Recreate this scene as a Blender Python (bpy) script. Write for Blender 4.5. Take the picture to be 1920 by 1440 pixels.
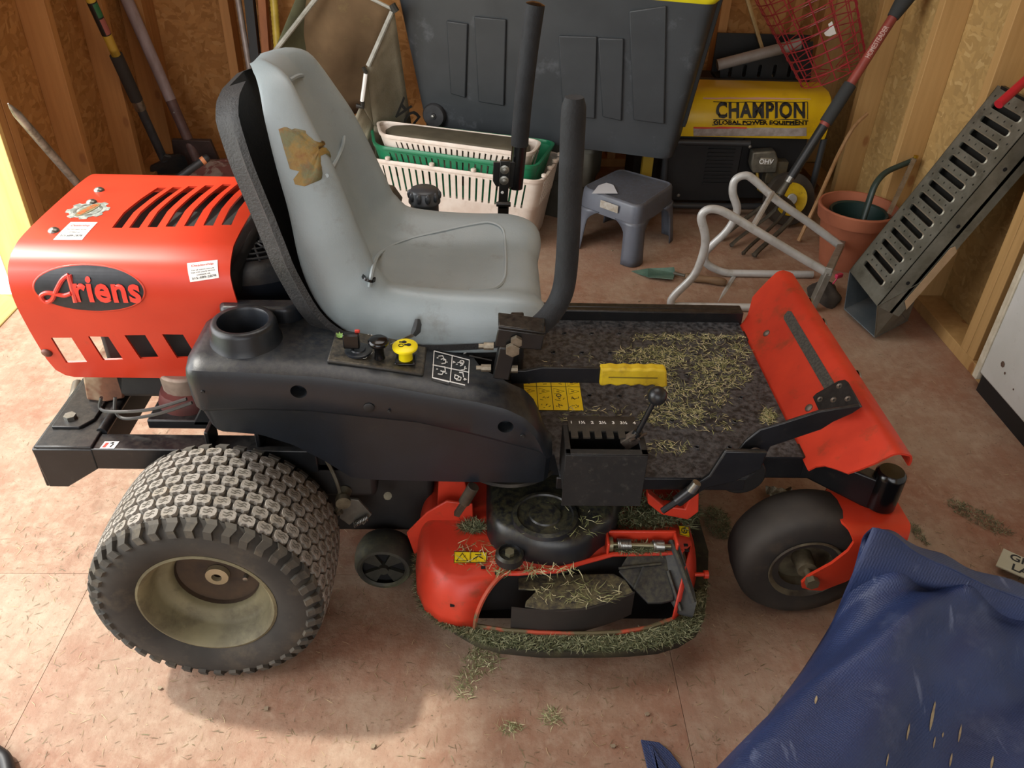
import bpy, bmesh, math, random
from mathutils import Vector as V, Matrix
from mathutils.geometry import tessellate_polygon
PI = math.pi
for o in list(bpy.data.objects): bpy.data.objects.remove(o)
SC = bpy.context.scene; COL = SC.collection
# ---------------------------------------------------------------- camera
F, TH, ROLL, YAW, HC = 1527.5, .61118, -.03605, .0413, 1.305
fw = V((math.sin(YAW)*math.cos(TH), math.cos(YAW)*math.cos(TH), -math.sin(TH)))
rt = V((math.cos(YAW), -math.sin(YAW), 0)); dn = fw.cross(rt)
rt, dn = rt*math.cos(ROLL)+dn*math.sin(ROLL), -rt*math.sin(ROLL)+dn*math.cos(ROLL)
EYE = V((0, 0, HC))
cd = bpy.data.cameras.new('camera'); cam = bpy.data.objects.new('camera', cd); COL.objects.link(cam)
up = -dn; bk = -fw
cam.matrix_world = Matrix(((rt.x, up.x, bk.x, 0), (rt.y, up.y, bk.y, 0), (rt.z, up.z, bk.z, HC), (0, 0, 0, 1)))
cd.sensor_width = 36; cd.lens = 36*F/1920; cd.clip_start = .02
SC.camera = cam
# ---------------------------------------------------------------- light
w = bpy.data.worlds.new('world'); SC.world = w; w.use_nodes = True
nt = w.node_tree; bg = nt.nodes['Background']
sky = nt.nodes.new('ShaderNodeTexSky'); sky.sky_type = 'NISHITA'; sky.sun_disc = False
sky.sun_elevation = math.radians(50); sky.sun_rotation = math.radians(200); sky.dust_density = 3; sky.ozone_density = .6
hs = nt.nodes.new('ShaderNodeHueSaturation'); hs.inputs['Saturation'].default_value = .35
nt.links.new(sky.outputs[0], hs.inputs['Color']); nt.links.new(hs.outputs[0], bg.inputs['Color'])
bg.inputs['Strength'].default_value = .36
def area(name, loc, target, size, sy, power, color):
    l = bpy.data.lights.new(name, 'AREA'); l.shape = 'RECTANGLE'; l.size = size; l.size_y = sy; l.energy = power; l.color = color
    o = bpy.data.objects.new(name, l); COL.objects.link(o); o.location = loc
    o.rotation_euler = (V(target)-V(loc)).to_track_quat('-Z', 'Y').to_euler(); return o
area('ceiling_lamp_light', (-.05, 1.5, 2.3), (-.05, 1.45, 0), 1.3, .9, 12.5, (1, .97, .93))
area('door_daylight', (-2.1, 1.1, 1.15), (-.4, 1.4, .45), 2.2, 1.7, 64, (1, .985, .96))
area('front_daylight', (-1.0, -1.4, 2.0), (-.1, 1.5, .4), 1.6, 1.2, 10, (.86, .93, 1))
sl = bpy.data.lights.new('sun', 'SUN'); sl.energy = 4; sl.angle = .05; sl.color = (1, .95, .86)
so = bpy.data.objects.new('sun', sl); COL.objects.link(so); so.rotation_euler = (math.radians(35), 0, math.radians(-115))
SC.view_settings.view_transform = 'Standard'; SC.view_settings.look = 'None'
SC.view_settings.exposure = 0; SC.view_settings.gamma = 1
# ---------------------------------------------------------------- helpers
def U(u, v, x=None, y=None, z=None):
    d = rt*(u-960)+dn*(v-720)+fw*F
    t = (x-EYE.x)/d.x if x is not None else (y-EYE.y)/d.y if y is not None else (z-EYE.z)/d.z
    return EYE+d*t
def lin(c): return tuple(((x/12.92) if x <= .04045 else ((x+.055)/1.055)**2.4) for x in c)
def hexc(h): return lin(tuple(int(h[i:i+2], 16)/255 for i in (0, 2, 4)))
WL = {}
def wl(o): return WL.get(o.name, V((0, 0, 0))) if o else V((0, 0, 0))
def thing(name, label, cat, loc=(0, 0, 0), group=None, kind=None):
    o = bpy.data.objects.new(name, None); COL.objects.link(o); o.location = loc; o.empty_display_size = .05
    WL[o.name] = V(loc); o['label'] = label; o['category'] = cat
    if group: o['group'] = group
    if kind: o['kind'] = kind
    return o
def tag(o, label=None, cat=None, group=None, kind=None):
    if label: o['label'] = label
    if cat: o['category'] = cat
    if group: o['group'] = group
    if kind: o['kind'] = kind
    return o
SPLIT = {'bolt', 'side_rail', 'lever_tube', 'hose_fitting', 'pivot_bolt', 'pad_hole', 'moulding_mark', 'deck_hole', 'corner_fitting', 'frame_tube', 'end_rib', 'flap_rib', 'cable', 'hinge_spring', 'bracket', 'tube_frame', 'front_beam', 'hanger_link', 'wheel_spoke', 'lever_rod', 'linkage', 'corner_panel', 'yellow_fitting'}
def islands(bm):
    seen = set(); out = []
    for v in bm.verts:
        if v in seen: continue
        st = [v]; g_ = []; seen.add(v)
        while st:
            q = st.pop(); g_.append(q)
            for e in q.link_edges:
                w_ = e.other_vert(q)
                if w_ not in seen: seen.add(w_); st.append(w_)
        out.append(g_)
    return out
class B:
    def __init__(s): s.bm = bmesh.new()
    def face(s, pts):
        vs = [s.bm.verts.new(V(p)) for p in pts]
        return s.bm.faces.new(vs)
    def box(s, c, d, R=None):
        c = V(c); h = V(d)/2; R = R or Matrix.Identity(3)
        vs = [s.bm.verts.new(c+R@V((x*h.x, y*h.y, z*h.z))) for x in (-1, 1) for y in (-1, 1) for z in (-1, 1)]
        for f in ((0, 1, 3, 2), (4, 6, 7, 5), (0, 4, 5, 1), (2, 3, 7, 6), (0, 2, 6, 4), (1, 5, 7, 3)):
            s.bm.faces.new([vs[i] for i in f])
        return s
    def bx(s, x0, x1, y0, y1, z0, z1): return s.box(((x0+x1)/2, (y0+y1)/2, (z0+z1)/2), (x1-x0, y1-y0, z1-z0))
    def prism(s, pts, off):
        off = V(off); pts = [V(p) for p in pts]; a = [s.bm.verts.new(p) for p in pts]; b = [s.bm.verts.new(p+off) for p in pts]
        n = len(a)
        s.bm.faces.new(a[::-1]); s.bm.faces.new(b)
        for i in range(n): s.bm.faces.new([a[i], a[(i+1) % n], b[(i+1) % n], b[i]])
        return s
    def rings(s, rings, closed=True, caps=True, loop=False):
        R = [[s.bm.verts.new(V(p)) for p in r] for r in rings]; n = len(R[0])
        m = len(R) if loop else len(R)-1
        for i in range(m):
            a, b = R[i], R[(i+1) % len(R)]
            for j in range(n if closed else n-1):
                k = (j+1) % n
                try: s.bm.faces.new([a[j], a[k], b[k], b[j]])
                except ValueError: pass
        if caps and closed and not loop:
            s.bm.faces.new(R[0][::-1]); s.bm.faces.new(R[-1])
        return s
    def tube(s, pts, r, n=10, caps=True, loop=False, flat=None, upv=None):
        pts = [V(p) for p in pts]; m = len(pts); rs = r if isinstance(r, (list, tuple)) else [r]*m
        rg = []; prev = None
        for i, p in enumerate(pts):
            if loop: t = pts[(i+1) % m]-pts[i-1]
            else: t = pts[min(i+1, m-1)]-pts[max(i-1, 0)]
            t.normalize()
            if prev is None:
                a = V(upv) if upv else (V((0, 0, 1)) if abs(t.z) < .9 else V((0, 1, 0)))
            else: a = prev
            e1 = (a-t*a.dot(t)); e1.normalize(); e2 = t.cross(e1); prev = e1
            fa = flat or (1, 1)
            rg.append([p+e1*math.cos(2*PI*k/n+ (PI/n if n == 4 else 0))*rs[i]*fa[0]+e2*math.sin(2*PI*k/n+(PI/n if n == 4 else 0))*rs[i]*fa[1] for k in range(n)])
        return s.rings(rg, True, caps, loop)
    def cyl(s, p0, p1, r0, r1=None, n=16): return s.tube([p0, p1], [r0, r1 if r1 is not None else r0], n)
    def lathe(s, prof, p0, axis=(0, 0, 1), n=32, caps=False):
        ax = V(axis).normalized(); a = V((0, 0, 1)) if abs(ax.z) < .9 else V((1, 0, 0))
        e1 = (a-ax*a.dot(ax)).normalized(); e2 = ax.cross(e1); p0 = V(p0)
        return s.rings([[p0+ax*h+(e1*math.cos(2*PI*k/n)+e2*math.sin(2*PI*k/n))*r for k in range(n)] for r, h in prof], True, caps)
    def ball(s, c, r, n=12, sc=(1, 1, 1)):
        c = V(c)
        return s.rings([[c+V((r*math.sin(PI*i/n)*math.cos(2*PI*k/(2*n))*sc[0], r*math.sin(PI*i/n)*math.sin(2*PI*k/(2*n))*sc[1], r*math.cos(PI*i/n)*sc[2])) for k in range(2*n)] for i in [.02]+list(range(1, n))+[n-.02]])
    def grid(s, P):
        R = [[s.bm.verts.new(V(p)) for p in row] for row in P]
        for i in range(len(R)-1):
            for j in range(len(R[0])-1): s.bm.faces.new([R[i][j], R[i+1][j], R[i+1][j+1], R[i][j+1]])
        return s
    def sheet(s, outer, holes, fn, cu=(), cv=(), thick=.003):
        """2D outline with holes, cut along cu/cv lines, mapped by fn(u,v,d)->point, given a thickness"""
        b2 = bmesh.new(); loops = [[V((p[0], p[1], 0)) for p in outer]]+[[V((p[0], p[1], 0)) for p in h] for h in holes]
        flat = [p for l in loops for p in l]; vs = [b2.verts.new(p) for p in flat]
        for t in tessellate_polygon(loops):
            try: b2.faces.new([vs[i] for i in t])
            except ValueError: pass
        for c in cu: bmesh.ops.bisect_plane(b2, geom=b2.verts[:]+b2.edges[:]+b2.faces[:], plane_co=(c, 0, 0), plane_no=(1, 0, 0))
        for c in cv: bmesh.ops.bisect_plane(b2, geom=b2.verts[:]+b2.edges[:]+b2.faces[:], plane_co=(0, c, 0), plane_no=(0, 1, 0))
        bmesh.ops.dissolve_degenerate(b2, dist=1e-6, edges=b2.edges[:])
        b2.verts.ensure_lookup_table(); b2.verts.index_update()
        fr = [s.bm.verts.new(V(fn(v.co.x, v.co.y, 0))) for v in b2.verts]
        if thick:
            ba = [s.bm.verts.new(V(fn(v.co.x, v.co.y, thick))) for v in b2.verts]
        for f in b2.faces:
            id = [v.index for v in f.verts]
            s.bm.faces.new([fr[i] for i in id])
            if thick: s.bm.faces.new([ba[i] for i in reversed(id)])
        if thick:
            for e in b2.edges:
                if len(e.link_faces) == 1:
                    i, j = e.verts[0].index, e.verts[1].index
                    s.bm.faces.new([fr[i], fr[j], ba[j], ba[i]])
        b2.free(); return s
    def to(s, name, m, parent=None, label=None, cat=None, group=None, kind=None, smooth=40, bevel=0, seg=2, subd=0, origin=None, fixn=True):
        if fixn: bmesh.ops.recalc_face_normals(s.bm, faces=s.bm.faces[:])
        if kind is None and name in SPLIT:
            isl = islands(s.bm)
            if len(isl) > 1:
                r = None
                for g_ in isl:
                    b2 = B(); mp_ = {v: b2.bm.verts.new(v.co) for v in g_}
                    for f in {f for v in g_ for f in v.link_faces}: b2.bm.faces.new([mp_[v] for v in f.verts])
                    o = b2.to(name, m, parent, label, cat, group, kind, smooth, bevel, seg, subd, None, False); r = r or o
                s.bm.free(); return r
        if parent is not None and wl(parent) is not None: pass
        vs = s.bm.verts
        if len(vs) and origin is None:
            xs = [v.co for v in vs]
            origin = V(((min(p.x for p in xs)+max(p.x for p in xs))/2, (min(p.y for p in xs)+max(p.y for p in xs))/2, min(p.z for p in xs)))
        origin = V(origin)
        for v in vs: v.co -= origin
        me = bpy.data.meshes.new(name); s.bm.to_mesh(me); s.bm.free()
        me.materials.append(m)
        if smooth:
            me.polygons.foreach_set('use_smooth', [True]*len(me.polygons))
            if smooth < 180: me.set_sharp_from_angle(angle=math.radians(smooth))
        o = bpy.data.objects.new(name, me); COL.objects.link(o)
        WL[o.name] = origin
        o.location = origin-wl(parent)
        if parent: o.parent = parent
        if subd:
            md = o.modifiers.new('s', 'SUBSURF'); md.levels = subd; md.render_levels = subd
        if bevel:
            md = o.modifiers.new('b', 'BEVEL'); md.width = bevel; md.segments = seg; md.limit_method = 'ANGLE'; md.angle_limit = math.radians(35)
        return tag(o, label, cat, group, kind)
def arc(c, r, a0, a1, n, e1, e2):
    c = V(c); e1 = V(e1); e2 = V(e2)
    return [c+e1*(r*math.cos(math.radians(a0+(a1-a0)*i/n)))+e2*(r*math.sin(math.radians(a0+(a1-a0)*i/n))) for i in range(n+1)]
def smoothpath(P, k=6):
    P = [V(p) for p in P]; out = []
    for i in range(len(P)-1):
        p0 = P[max(i-1, 0)]; p1 = P[i]; p2 = P[i+1]; p3 = P[min(i+2, len(P)-1)]
        for j in range(k):
            t = j/k
            out.append(.5*((2*p1)+(p2-p0)*t+(2*p0-5*p1+4*p2-p3)*t*t+(3*p1-p0-3*p2+p3)*t**3))
    out.append(P[-1]); return out
def rounded(P, r, k=4):
    """round the corners of an open polyline"""
    P = [V(p) for p in P]; out = [P[0]]
    for i in range(1, len(P)-1):
        a = (P[i-1]-P[i]); b = (P[i+1]-P[i]); ra = min(r, a.length*.48, b.length*.48); a.normalize(); b.normalize()
        for j in range(k+1):
            t = j/k; out.append((P[i]+a*ra)*(1-t)**2+P[i]*2*t*(1-t)+(P[i]+b*ra)*t*t)
    out.append(P[-1]); return out
def interp(T, x):
    if x <= T[0][0]: return T[0][1]
    for (a, fa), (b, fb) in zip(T, T[1:]):
        if x <= b: return fa+(fb-fa)*(x-a)/(b-a)
    return T[-1][1]
def slot(cx, cy, l, w, a=0, n=5):
    """stadium outline, length l along angle a"""
    ca, sa = math.cos(a), math.sin(a); o = []
    for s_, b0 in ((1, -90), (-1, 90)):
        for i in range(n+1):
            t = math.radians(b0+180*i/n); x = s_*(l-w)/2+math.cos(t)*w/2; y = math.sin(t)*w/2
            o.append((cx+x*ca-y*sa, cy+x*sa+y*ca))
    return o
def circ(cx, cy, r, n=12): return [(cx+r*math.cos(2*PI*i/n), cy+r*math.sin(2*PI*i/n)) for i in range(n)]
def text_bm(s, size, fn, thick=.0006, bold=.0, shear=0, spacing=1, xs=1, cuts=True):
    """flat lettering mapped onto a surface: fn(x, y, d) -> world point; x starts at 0 centred"""
    c = bpy.data.curves.new('t', 'FONT'); c.body = s; c.size = size; c.align_x = 'CENTER'; c.align_y = 'CENTER'; c.offset = bold; c.shear = shear; c.space_character = spacing
    c.resolution_u = 3
    o = bpy.data.objects.new('t', c); COL.objects.link(o)
    dg = bpy.context.evaluated_depsgraph_get(); dg.update()
    me = bpy.data.meshes.new_from_object(o.evaluated_get(dg)); bpy.data.objects.remove(o)
    b = B(); b.bm.from_mesh(me); bpy.data.meshes.remove(me)
    bmesh.ops.triangulate(b.bm, faces=b.bm.faces[:])
    for k in range(-4, 5) if cuts else (): bmesh.ops.bisect_plane(b.bm, geom=b.bm.verts[:]+b.bm.edges[:]+b.bm.faces[:], plane_co=(0, k*size*.09, 0), plane_no=(0, 1, 0))
    for v in b.bm.verts: v.co = V(fn(v.co.x*xs, v.co.y, -thick))
    return b
# ---------------------------------------------------------------- materials
MC = {}
def M(name, c, c2=None, ns=8, nf=.5, rough=.5, metal=0, bump=0, bs=40, dirt=None, da=.5, ds=6, sc=(1, 1, 1), up=None, ua=.5, spec=.5, coat=0, co='Object', trans=0):
    """base colour c mottled with c2, patches of dirt, settled dust 'up' on upward faces, noise bump"""
    if name in MC: return MC[name]
    m = bpy.data.materials.new(name); m.use_nodes = True; t = m.node_tree; N = t.nodes; Lk = t.links
    p = N['Principled BSDF']; p.inputs['Roughness'].default_value = rough; p.inputs['Metallic'].default_value = metal
    p.inputs['Specular IOR Level'].default_value = spec; p.inputs['Coat Weight'].default_value = coat; p.inputs['Coat Roughness'].default_value = .15
    p.inputs['Transmission Weight'].default_value = trans
    tc = N.new('ShaderNodeTexCoord'); mp = N.new('ShaderNodeMapping'); mp.inputs['Scale'].default_value = sc
    Lk.new(tc.outputs[co], mp.inputs['Vector'])
    def noise(s, d=4, r=.6):
        n = N.new('ShaderNodeTexNoise'); n.inputs['Scale'].default_value = s; n.inputs['Detail'].default_value = d; n.inputs['Roughness'].default_value = r
        Lk.new(mp.outputs[0], n.inputs['Vector']); return n
    def mix(a, b, f):
        x = N.new('ShaderNodeMix'); x.data_type = 'RGBA'
        if isinstance(a, tuple): x.inputs[6].default_value = (*a, 1)
        else: Lk.new(a, x.inputs[6])
        if isinstance(b, tuple): x.inputs[7].default_value = (*b, 1)
        else: Lk.new(b, x.inputs[7])
        if isinstance(f, float): x.inputs[0].default_value = f
        else: Lk.new(f, x.inputs[0])
        return x.outputs[2]
    def rng(src, a, b, c0=0., c1=1.):
        r = N.new('ShaderNodeMapRange'); r.inputs['From Min'].default_value = a; r.inputs['From Max'].default_value = b
        r.inputs['To Min'].default_value = c0; r.inputs['To Max'].default_value = c1; Lk.new(src, r.inputs['Value']); return r.outputs[0]
    col = hexc(c)
    if c2:
        n = noise(ns); col = mix(col, hexc(c2), rng(n.outputs[0], .5-.25*(1.01-nf), .5+.25*(1.01-nf)))
    if dirt:
        n = noise(ds, 8, .7); col = mix(col, hexc(dirt), rng(n.outputs[0], .62-.25*da, .75-.15*da, 0, min(1, .35+.6*da)))
    if up:
        g = N.new('ShaderNodeNewGeometry'); sx = N.new('ShaderNodeSeparateXYZ'); Lk.new(g.outputs['Normal'], sx.inputs[0])
        n = noise(90, 6, .7); f1 = rng(sx.outputs[2], .3, .95, 0, ua); f2 = rng(n.outputs[0], .4, .62)
        mu = N.new('ShaderNodeMath'); mu.operation = 'MULTIPLY'; Lk.new(f1, mu.inputs[0]); Lk.new(f2, mu.inputs[1])
        col = mix(col, hexc(up), mu.outputs[0])
    if isinstance(col, tuple): p.inputs['Base Color'].default_value = (*col, 1)
    else: Lk.new(col, p.inputs['Base Color'])
    if bump:
        n = noise(bs, 5); bp = N.new('ShaderNodeBump'); bp.inputs['Strength'].default_value = bump; bp.inputs['Distance'].default_value = .004
        Lk.new(n.outputs[0], bp.inputs['Height']); Lk.new(bp.outputs[0], p.inputs['Normal'])
    MC[name] = m; m['x'] = 1
    return m
def osb(name, tones, sc=1, warm=None):
    m = bpy.data.materials.new(name); m.use_nodes = True; t = m.node_tree; N = t.nodes; Lk = t.links; p = N['Principled BSDF']; p.inputs['Roughness'].default_value = .75
    tc = N.new('ShaderNodeTexCoord')
    def layer(rot, s, off):
        mp = N.new('ShaderNodeMapping'); mp.inputs['Rotation'].default_value = rot; mp.inputs['Scale'].default_value = s; mp.inputs['Location'].default_value = off
        nz = N.new('ShaderNodeTexNoise'); nz.inputs['Scale'].default_value = 7; Lk.new(tc.outputs['Object'], nz.inputs['Vector'])
        ad = N.new('ShaderNodeMix'); ad.data_type = 'VECTOR'; ad.inputs[0].default_value = .08; Lk.new(tc.outputs['Object'], ad.inputs[4]); Lk.new(nz.outputs[1], ad.inputs[5])
        Lk.new(ad.outputs[1], mp.inputs['Vector'])
        v = N.new('ShaderNodeTexVoronoi'); v.inputs['Scale'].default_value = 1; v.inputs['Randomness'].default_value = 1; Lk.new(mp.outputs[0], v.inputs['Vector']); return v
    a = layer((.5, .6, .5), (22*sc, 55*sc, 22*sc), (0, 0, 0)); b = layer((-.5, .9, -.7), (50*sc, 18*sc, 30*sc), (3, 1, 2)); c = layer((.3, -.8, 1.9), (26*sc, 26*sc, 60*sc), (7, 1, 2))
    def sep(v):
        s_ = N.new('ShaderNodeSeparateColor'); Lk.new(v.outputs['Color'], s_.inputs[0]); return s_
    sa, sb, sc_ = sep(a), sep(b), sep(c)
    def ramp(src):
        r = N.new('ShaderNodeValToRGB'); e = r.color_ramp.elements
        for i, tcol in enumerate(tones):
            if i < 2: e[i].position = i/(len(tones)-1); e[i].color = (*hexc(tcol), 1)
            else: x = e.new(i/(len(tones)-1)); x.color = (*hexc(tcol), 1)
        e[1].position = 1/(len(tones)-1) if len(tones) > 2 else 1
        Lk.new(src, r.inputs[0]); return r.outputs[0]
    ra, rb, rc = ramp(sa.outputs[0]), ramp(sb.outputs[0]), ramp(sc_.outputs[0])
    def mx(x, y, f):
        q = N.new('ShaderNodeMix'); q.data_type = 'RGBA'; Lk.new(x, q.inputs[6]); Lk.new(y, q.inputs[7]); Lk.new(f, q.inputs[0]); return q.outputs[2]
    def gt(s, th):
        q = N.new('ShaderNodeMath'); q.operation = 'GREATER_THAN'; q.inputs[1].default_value = th; Lk.new(s, q.inputs[0]); return q.outputs[0]
    col = mx(mx(ra, rb, gt(sb.outputs[1], .5)), rc, gt(sc_.outputs[1], .62))
    Lk.new(col, p.inputs['Base Color'])
    bp = N.new('ShaderNodeBump'); bp.inputs['Strength'].default_value = .5; bp.inputs['Distance'].default_value = .003; Lk.new(col, bp.inputs['Height']); Lk.new(bp.outputs[0], p.inputs['Normal'])
    return m
def wood(name, c, c2, knots='8a5a30', axis=2, rough=.65):
    """pine: grain stretched along one axis with a few knots"""
    s = [38, 38, 38]; s[axis] = 2.2
    m = M(name, c, c2, ns=1, nf=.35, rough=rough, sc=tuple(s), bump=.15, bs=2)
    N = m.node_tree.nodes; Lk = m.node_tree.links; p = N['Principled BSDF']
    tc = N.new('ShaderNodeTexCoord'); mp = N.new('ShaderNodeMapping'); k = [9, 9, 9]; k[axis] = 4.5; mp.inputs['Scale'].default_value = k; Lk.new(tc.outputs['Object'], mp.inputs[0])
    v = N.new('ShaderNodeTexVoronoi'); v.inputs['Scale'].default_value = 1; Lk.new(mp.outputs[0], v.inputs['Vector'])
    r = N.new('ShaderNodeMapRange'); r.inputs['From Min'].default_value = .13; r.inputs['From Max'].default_value = .08; r.inputs['To Max'].default_value = .8; Lk.new(v.outputs['Distance'], r.inputs[0])
    x = N.new('ShaderNodeMix'); x.data_type = 'RGBA'; x.inputs[7].default_value = (*hexc(knots), 1); src = p.inputs['Base Color'].links[0].from_socket
    Lk.new(src, x.inputs[6]); Lk.new(r.outputs[0], x.inputs[0]); Lk.new(x.outputs[2], p.inputs['Base Color'])
    return m
RED = M('red_paint', 'cf3c22', 'c3341c', ns=5, rough=.38, dirt='8a3a25', da=.12, ds=25, coat=.2)
REDD = M('red_paint_dirty', 'c93a22', 'b02f1c', ns=6, rough=.45, dirt='4c3d22', da=.32, ds=18)
BLK = M('black_paint', '111214', '18191b', ns=20, rough=.36, dirt='3a342c', da=.2, ds=60, up='56524a', ua=.25)
BLKP = M('black_plastic', '171b20', '1c2128', ns=9, rough=.36, bump=.08, bs=500, up='57574e', ua=.22, dirt='34332f', da=.12, ds=30)
BLKG = M('black_gloss', '0b0b0c', rough=.2)
RUB = M('rubber', '2b2a27', '3a3732', ns=10, rough=.85, dirt='5a5142', da=.35, ds=12)
FOAM = M('foam_grip', '17191b', '202326', ns=30, rough=.8, bump=.3, bs=200)
STEEL = M('zinc_steel', '9b9a94', '7c7b74', ns=40, rough=.35, metal=.9)
GALV = M('galvanised_steel', '85857a', '6c6b5f', ns=12, rough=.45, metal=.55, dirt='3f3a30', da=.35, ds=14)
ALU = M('aluminium', 'c4c5c2', 'aeaeaa', ns=10, rough=.4, metal=.25, dirt='8f8672', da=.25, ds=20)
YEL = M('yellow_plastic', 'f0dc10', rough=.4)
YELG = M('yellow_grip', 'd4b81e', 'b89a1a', ns=20, rough=.55, dirt='6b5a20', da=.25, ds=40)
YELD = M('yellow_decal', 'f2d424', 'e6c41c', ns=20, rough=.4)
WHT = M('white_print', 'e6e6e2', rough=.5)
INK = M('black_print', '151515', rough=.5)
REDI = M('red_print', 'c43a2c', rough=.5)
HOLE = M('recess_shade', '060606', rough=.9)  # near-black colour painted in for the shade inside holes and openings
# ================================================================ room
rnd = random.Random(4)
ST = wood('stud_pine', 'b8844c', 'a67440')
STL = wood('stud_pine_pale', 'b8935e', 'a88450')
OSBW = osb('osb_wall', ['94652f', 'a5733b', 'b58349', '9b6a35', 'b98a52'], 1.3)
OSBR = osb('osb_right', ['a08250', 'ab8b55', 'b7975f', 'a38450', 'bfa16b'], 1.5)
PX, NX, BY = 1.51, -1.47, 3.68
def floor_mat():
    m = M('floor_plywood', '8d6a54', '9c8069', ns=3.2, nf=.35, rough=.7, bump=.3, bs=90, dirt='7d6552', da=.3, ds=14)
    N = m.node_tree.nodes; Lk = m.node_tree.links; p = N['Principled BSDF']
    tc = N.new('ShaderNodeTexCoord')
    def lay(sc, scale, lo, hi, to, col, detail=5):
        global _src
        mp = N.new('ShaderNodeMapping'); mp.inputs['Scale'].default_value = sc; Lk.new(tc.outputs['Object'], mp.inputs[0])
        n = N.new('ShaderNodeTexNoise'); n.inputs['Scale'].default_value = scale; n.inputs['Detail'].default_value = detail; n.inputs['Roughness'].default_value = .65; Lk.new(mp.outputs[0], n.inputs['Vector'])
        r = N.new('ShaderNodeMapRange'); r.inputs['From Min'].default_value = lo; r.inputs['From Max'].default_value = hi; r.inputs['To Max'].default_value = to; Lk.new(n.outputs[0], r.inputs[0])
        x = N.new('ShaderNodeMix'); x.data_type = 'RGBA'; x.inputs[7].default_value = (*hexc(col), 1); s = p.inputs['Base Color'].links[0].from_socket
        Lk.new(s, x.inputs[6]); Lk.new(r.outputs[0], x.inputs[0]); Lk.new(x.outputs[2], p.inputs['Base Color'])
    lay((90, 9, 10), 1, .45, .75, .4, '80523e')          # fine grain along the sheet
    lay((1, 1, 1), 38, .45, .7, .45, 'b8a58e', 8)        # pale dusty mottling
    lay((1, 1, 1), 1.6, .42, .7, .6, 'a89884')         # grey worn patches
    lay((1, 1, 1), 2.3, .48, .72, .55, '88482f')           # redder patches
    lay((1, 1, 1), 140, .62, .72, .6, '5b4632', 3)          # specks
    return m
FL = floor_mat()
floor = B().bx(NX, PX+.1, -2.6, BY+.1, -.06, -.019).to('floor', M('floor_joists', '7a5030'), kind='structure', smooth=0)
# plywood sheets meet at the seams seen in the photograph
ys = U(80, 1075.3, z=0).y; xa = U(84, 1258, z=0).x; xb = U(1280, 1335, z=0).x
for (x0, x1, y0, y1) in ((NX, .12, ys, BY), (.12, PX, ys, BY), (NX, xa, -2.6, ys), (xa, xb, -2.6, ys), (xb, PX, -2.6, ys)):
    g = .0005
    B().bx(x0+g, x1-g, y0+g, y1-g, -.019, 0).to('floor_panel', FL, floor, smooth=0)
def wall(name, ox, horiz):
    r = thing(name, name, 'w', (0, 0, 0), kind='structure'); del r['label']; del r['category']; return r
wr = wall('wall_right', 0, 0); wb = wall('wall_back', 0, 0); wlft = wall('wall_left', 0, 0); wf = wall('wall_front', 0, 0)
# right wall: studs at 16 inch centres, OSB behind
B().bx(PX, PX+.012, -2.6, BY, 0, 2.4).to('osb_panel', OSBR, wr, smooth=0)
B().bx(PX-.089, PX, 1.35, BY, 0, .038).to('sole_plate', STL, wr, smooth=0, bevel=.002)
for y in (2.345, 2.735, 3.16, 3.6): B().bx(PX-.089, PX, y, y+.038, .038, 2.4).to('stud', STL, wr, smooth=0, bevel=.002)
for y in (1.955, 1.994): B().bx(PX-.089, PX, y, y+.037, .038, 2.4).to('stud', STL, wr, smooth=0, bevel=.002)
for y in (1.5, 1.1, .7, .3): B().bx(PX-.089, PX, y, y+.038, .038, 2.4).to('stud', STL, wr, smooth=0, bevel=.002)
# back wall
B().bx(NX, PX, BY, BY+.012, 0, 2.4).to('osb_panel', OSBW, wb, smooth=0)
B().bx(NX, PX, BY-.089, BY, 0, .038).to('sole_plate', ST, wb, smooth=0, bevel=.002)
for x in (-1.42, -1.09, -.68, -.27, .14, .54, .95, 1.25, 1.38): B().bx(x, x+.038, BY-.089, BY, .038, 2.4).to('stud', ST, wb, smooth=0, bevel=.002)
# left wall with the doorway from y 2.33 towards the camera
DY = 2.33
B().bx(NX-.012, NX, DY, BY, 0, 2.4).to('osb_panel', OSBW, wlft, smooth=0)
B().bx(NX, NX+.089, DY, BY, 0, .038).to('sole_plate', ST, wlft, smooth=0, bevel=.002)
for y in (2.385, 2.78, 3.185, 3.55): B().bx(NX, NX+.089, y, y+.038, .038, 2.4).to('stud', ST, wlft, smooth=0, bevel=.002)
B().bx(NX-.012, NX+.089, DY+.012, DY+.05, 0, 2.4).to('stud', ST, wlft, smooth=0, bevel=.002)
B().bx(NX-.012, NX+.089, -.2, -.16, 0, 2.4).to('stud', ST, wlft, smooth=0)
B().bx(NX-.012, NX, -2.6, -.2, 0, 2.4).to('osb_panel', OSBW, wlft, smooth=0)
jamb = B().bx(NX-.03, NX+.092, DY-.008, DY+.012, 0, 2.3).to('trim_1', wood('jamb_pine', 'e3c07c', 'd6ae66'), kind='structure', smooth=0, bevel=.002)
B().bx(NX-.075, NX-.03, DY-.01, DY+.09, 0, 2.3).to('trim_2', M('white_trim', 'f2f0ea', rough=.5), kind='structure', smooth=0, bevel=.003)
B().bx(NX-.16, NX+.02, -.2, DY-.01, -.03, .004).to('trim_3', wood('sill_wood', 'b6a060', '9b8450', axis=1), kind='structure', smooth=0, bevel=.004)
ceil = B().bx(NX-.1, PX+.1, -2.6, BY+.1, 2.4, 2.45).to('ceiling', wood('ceiling_wood', 'b98d5a', 'a87c4a', axis=0), kind='structure', smooth=0)
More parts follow.
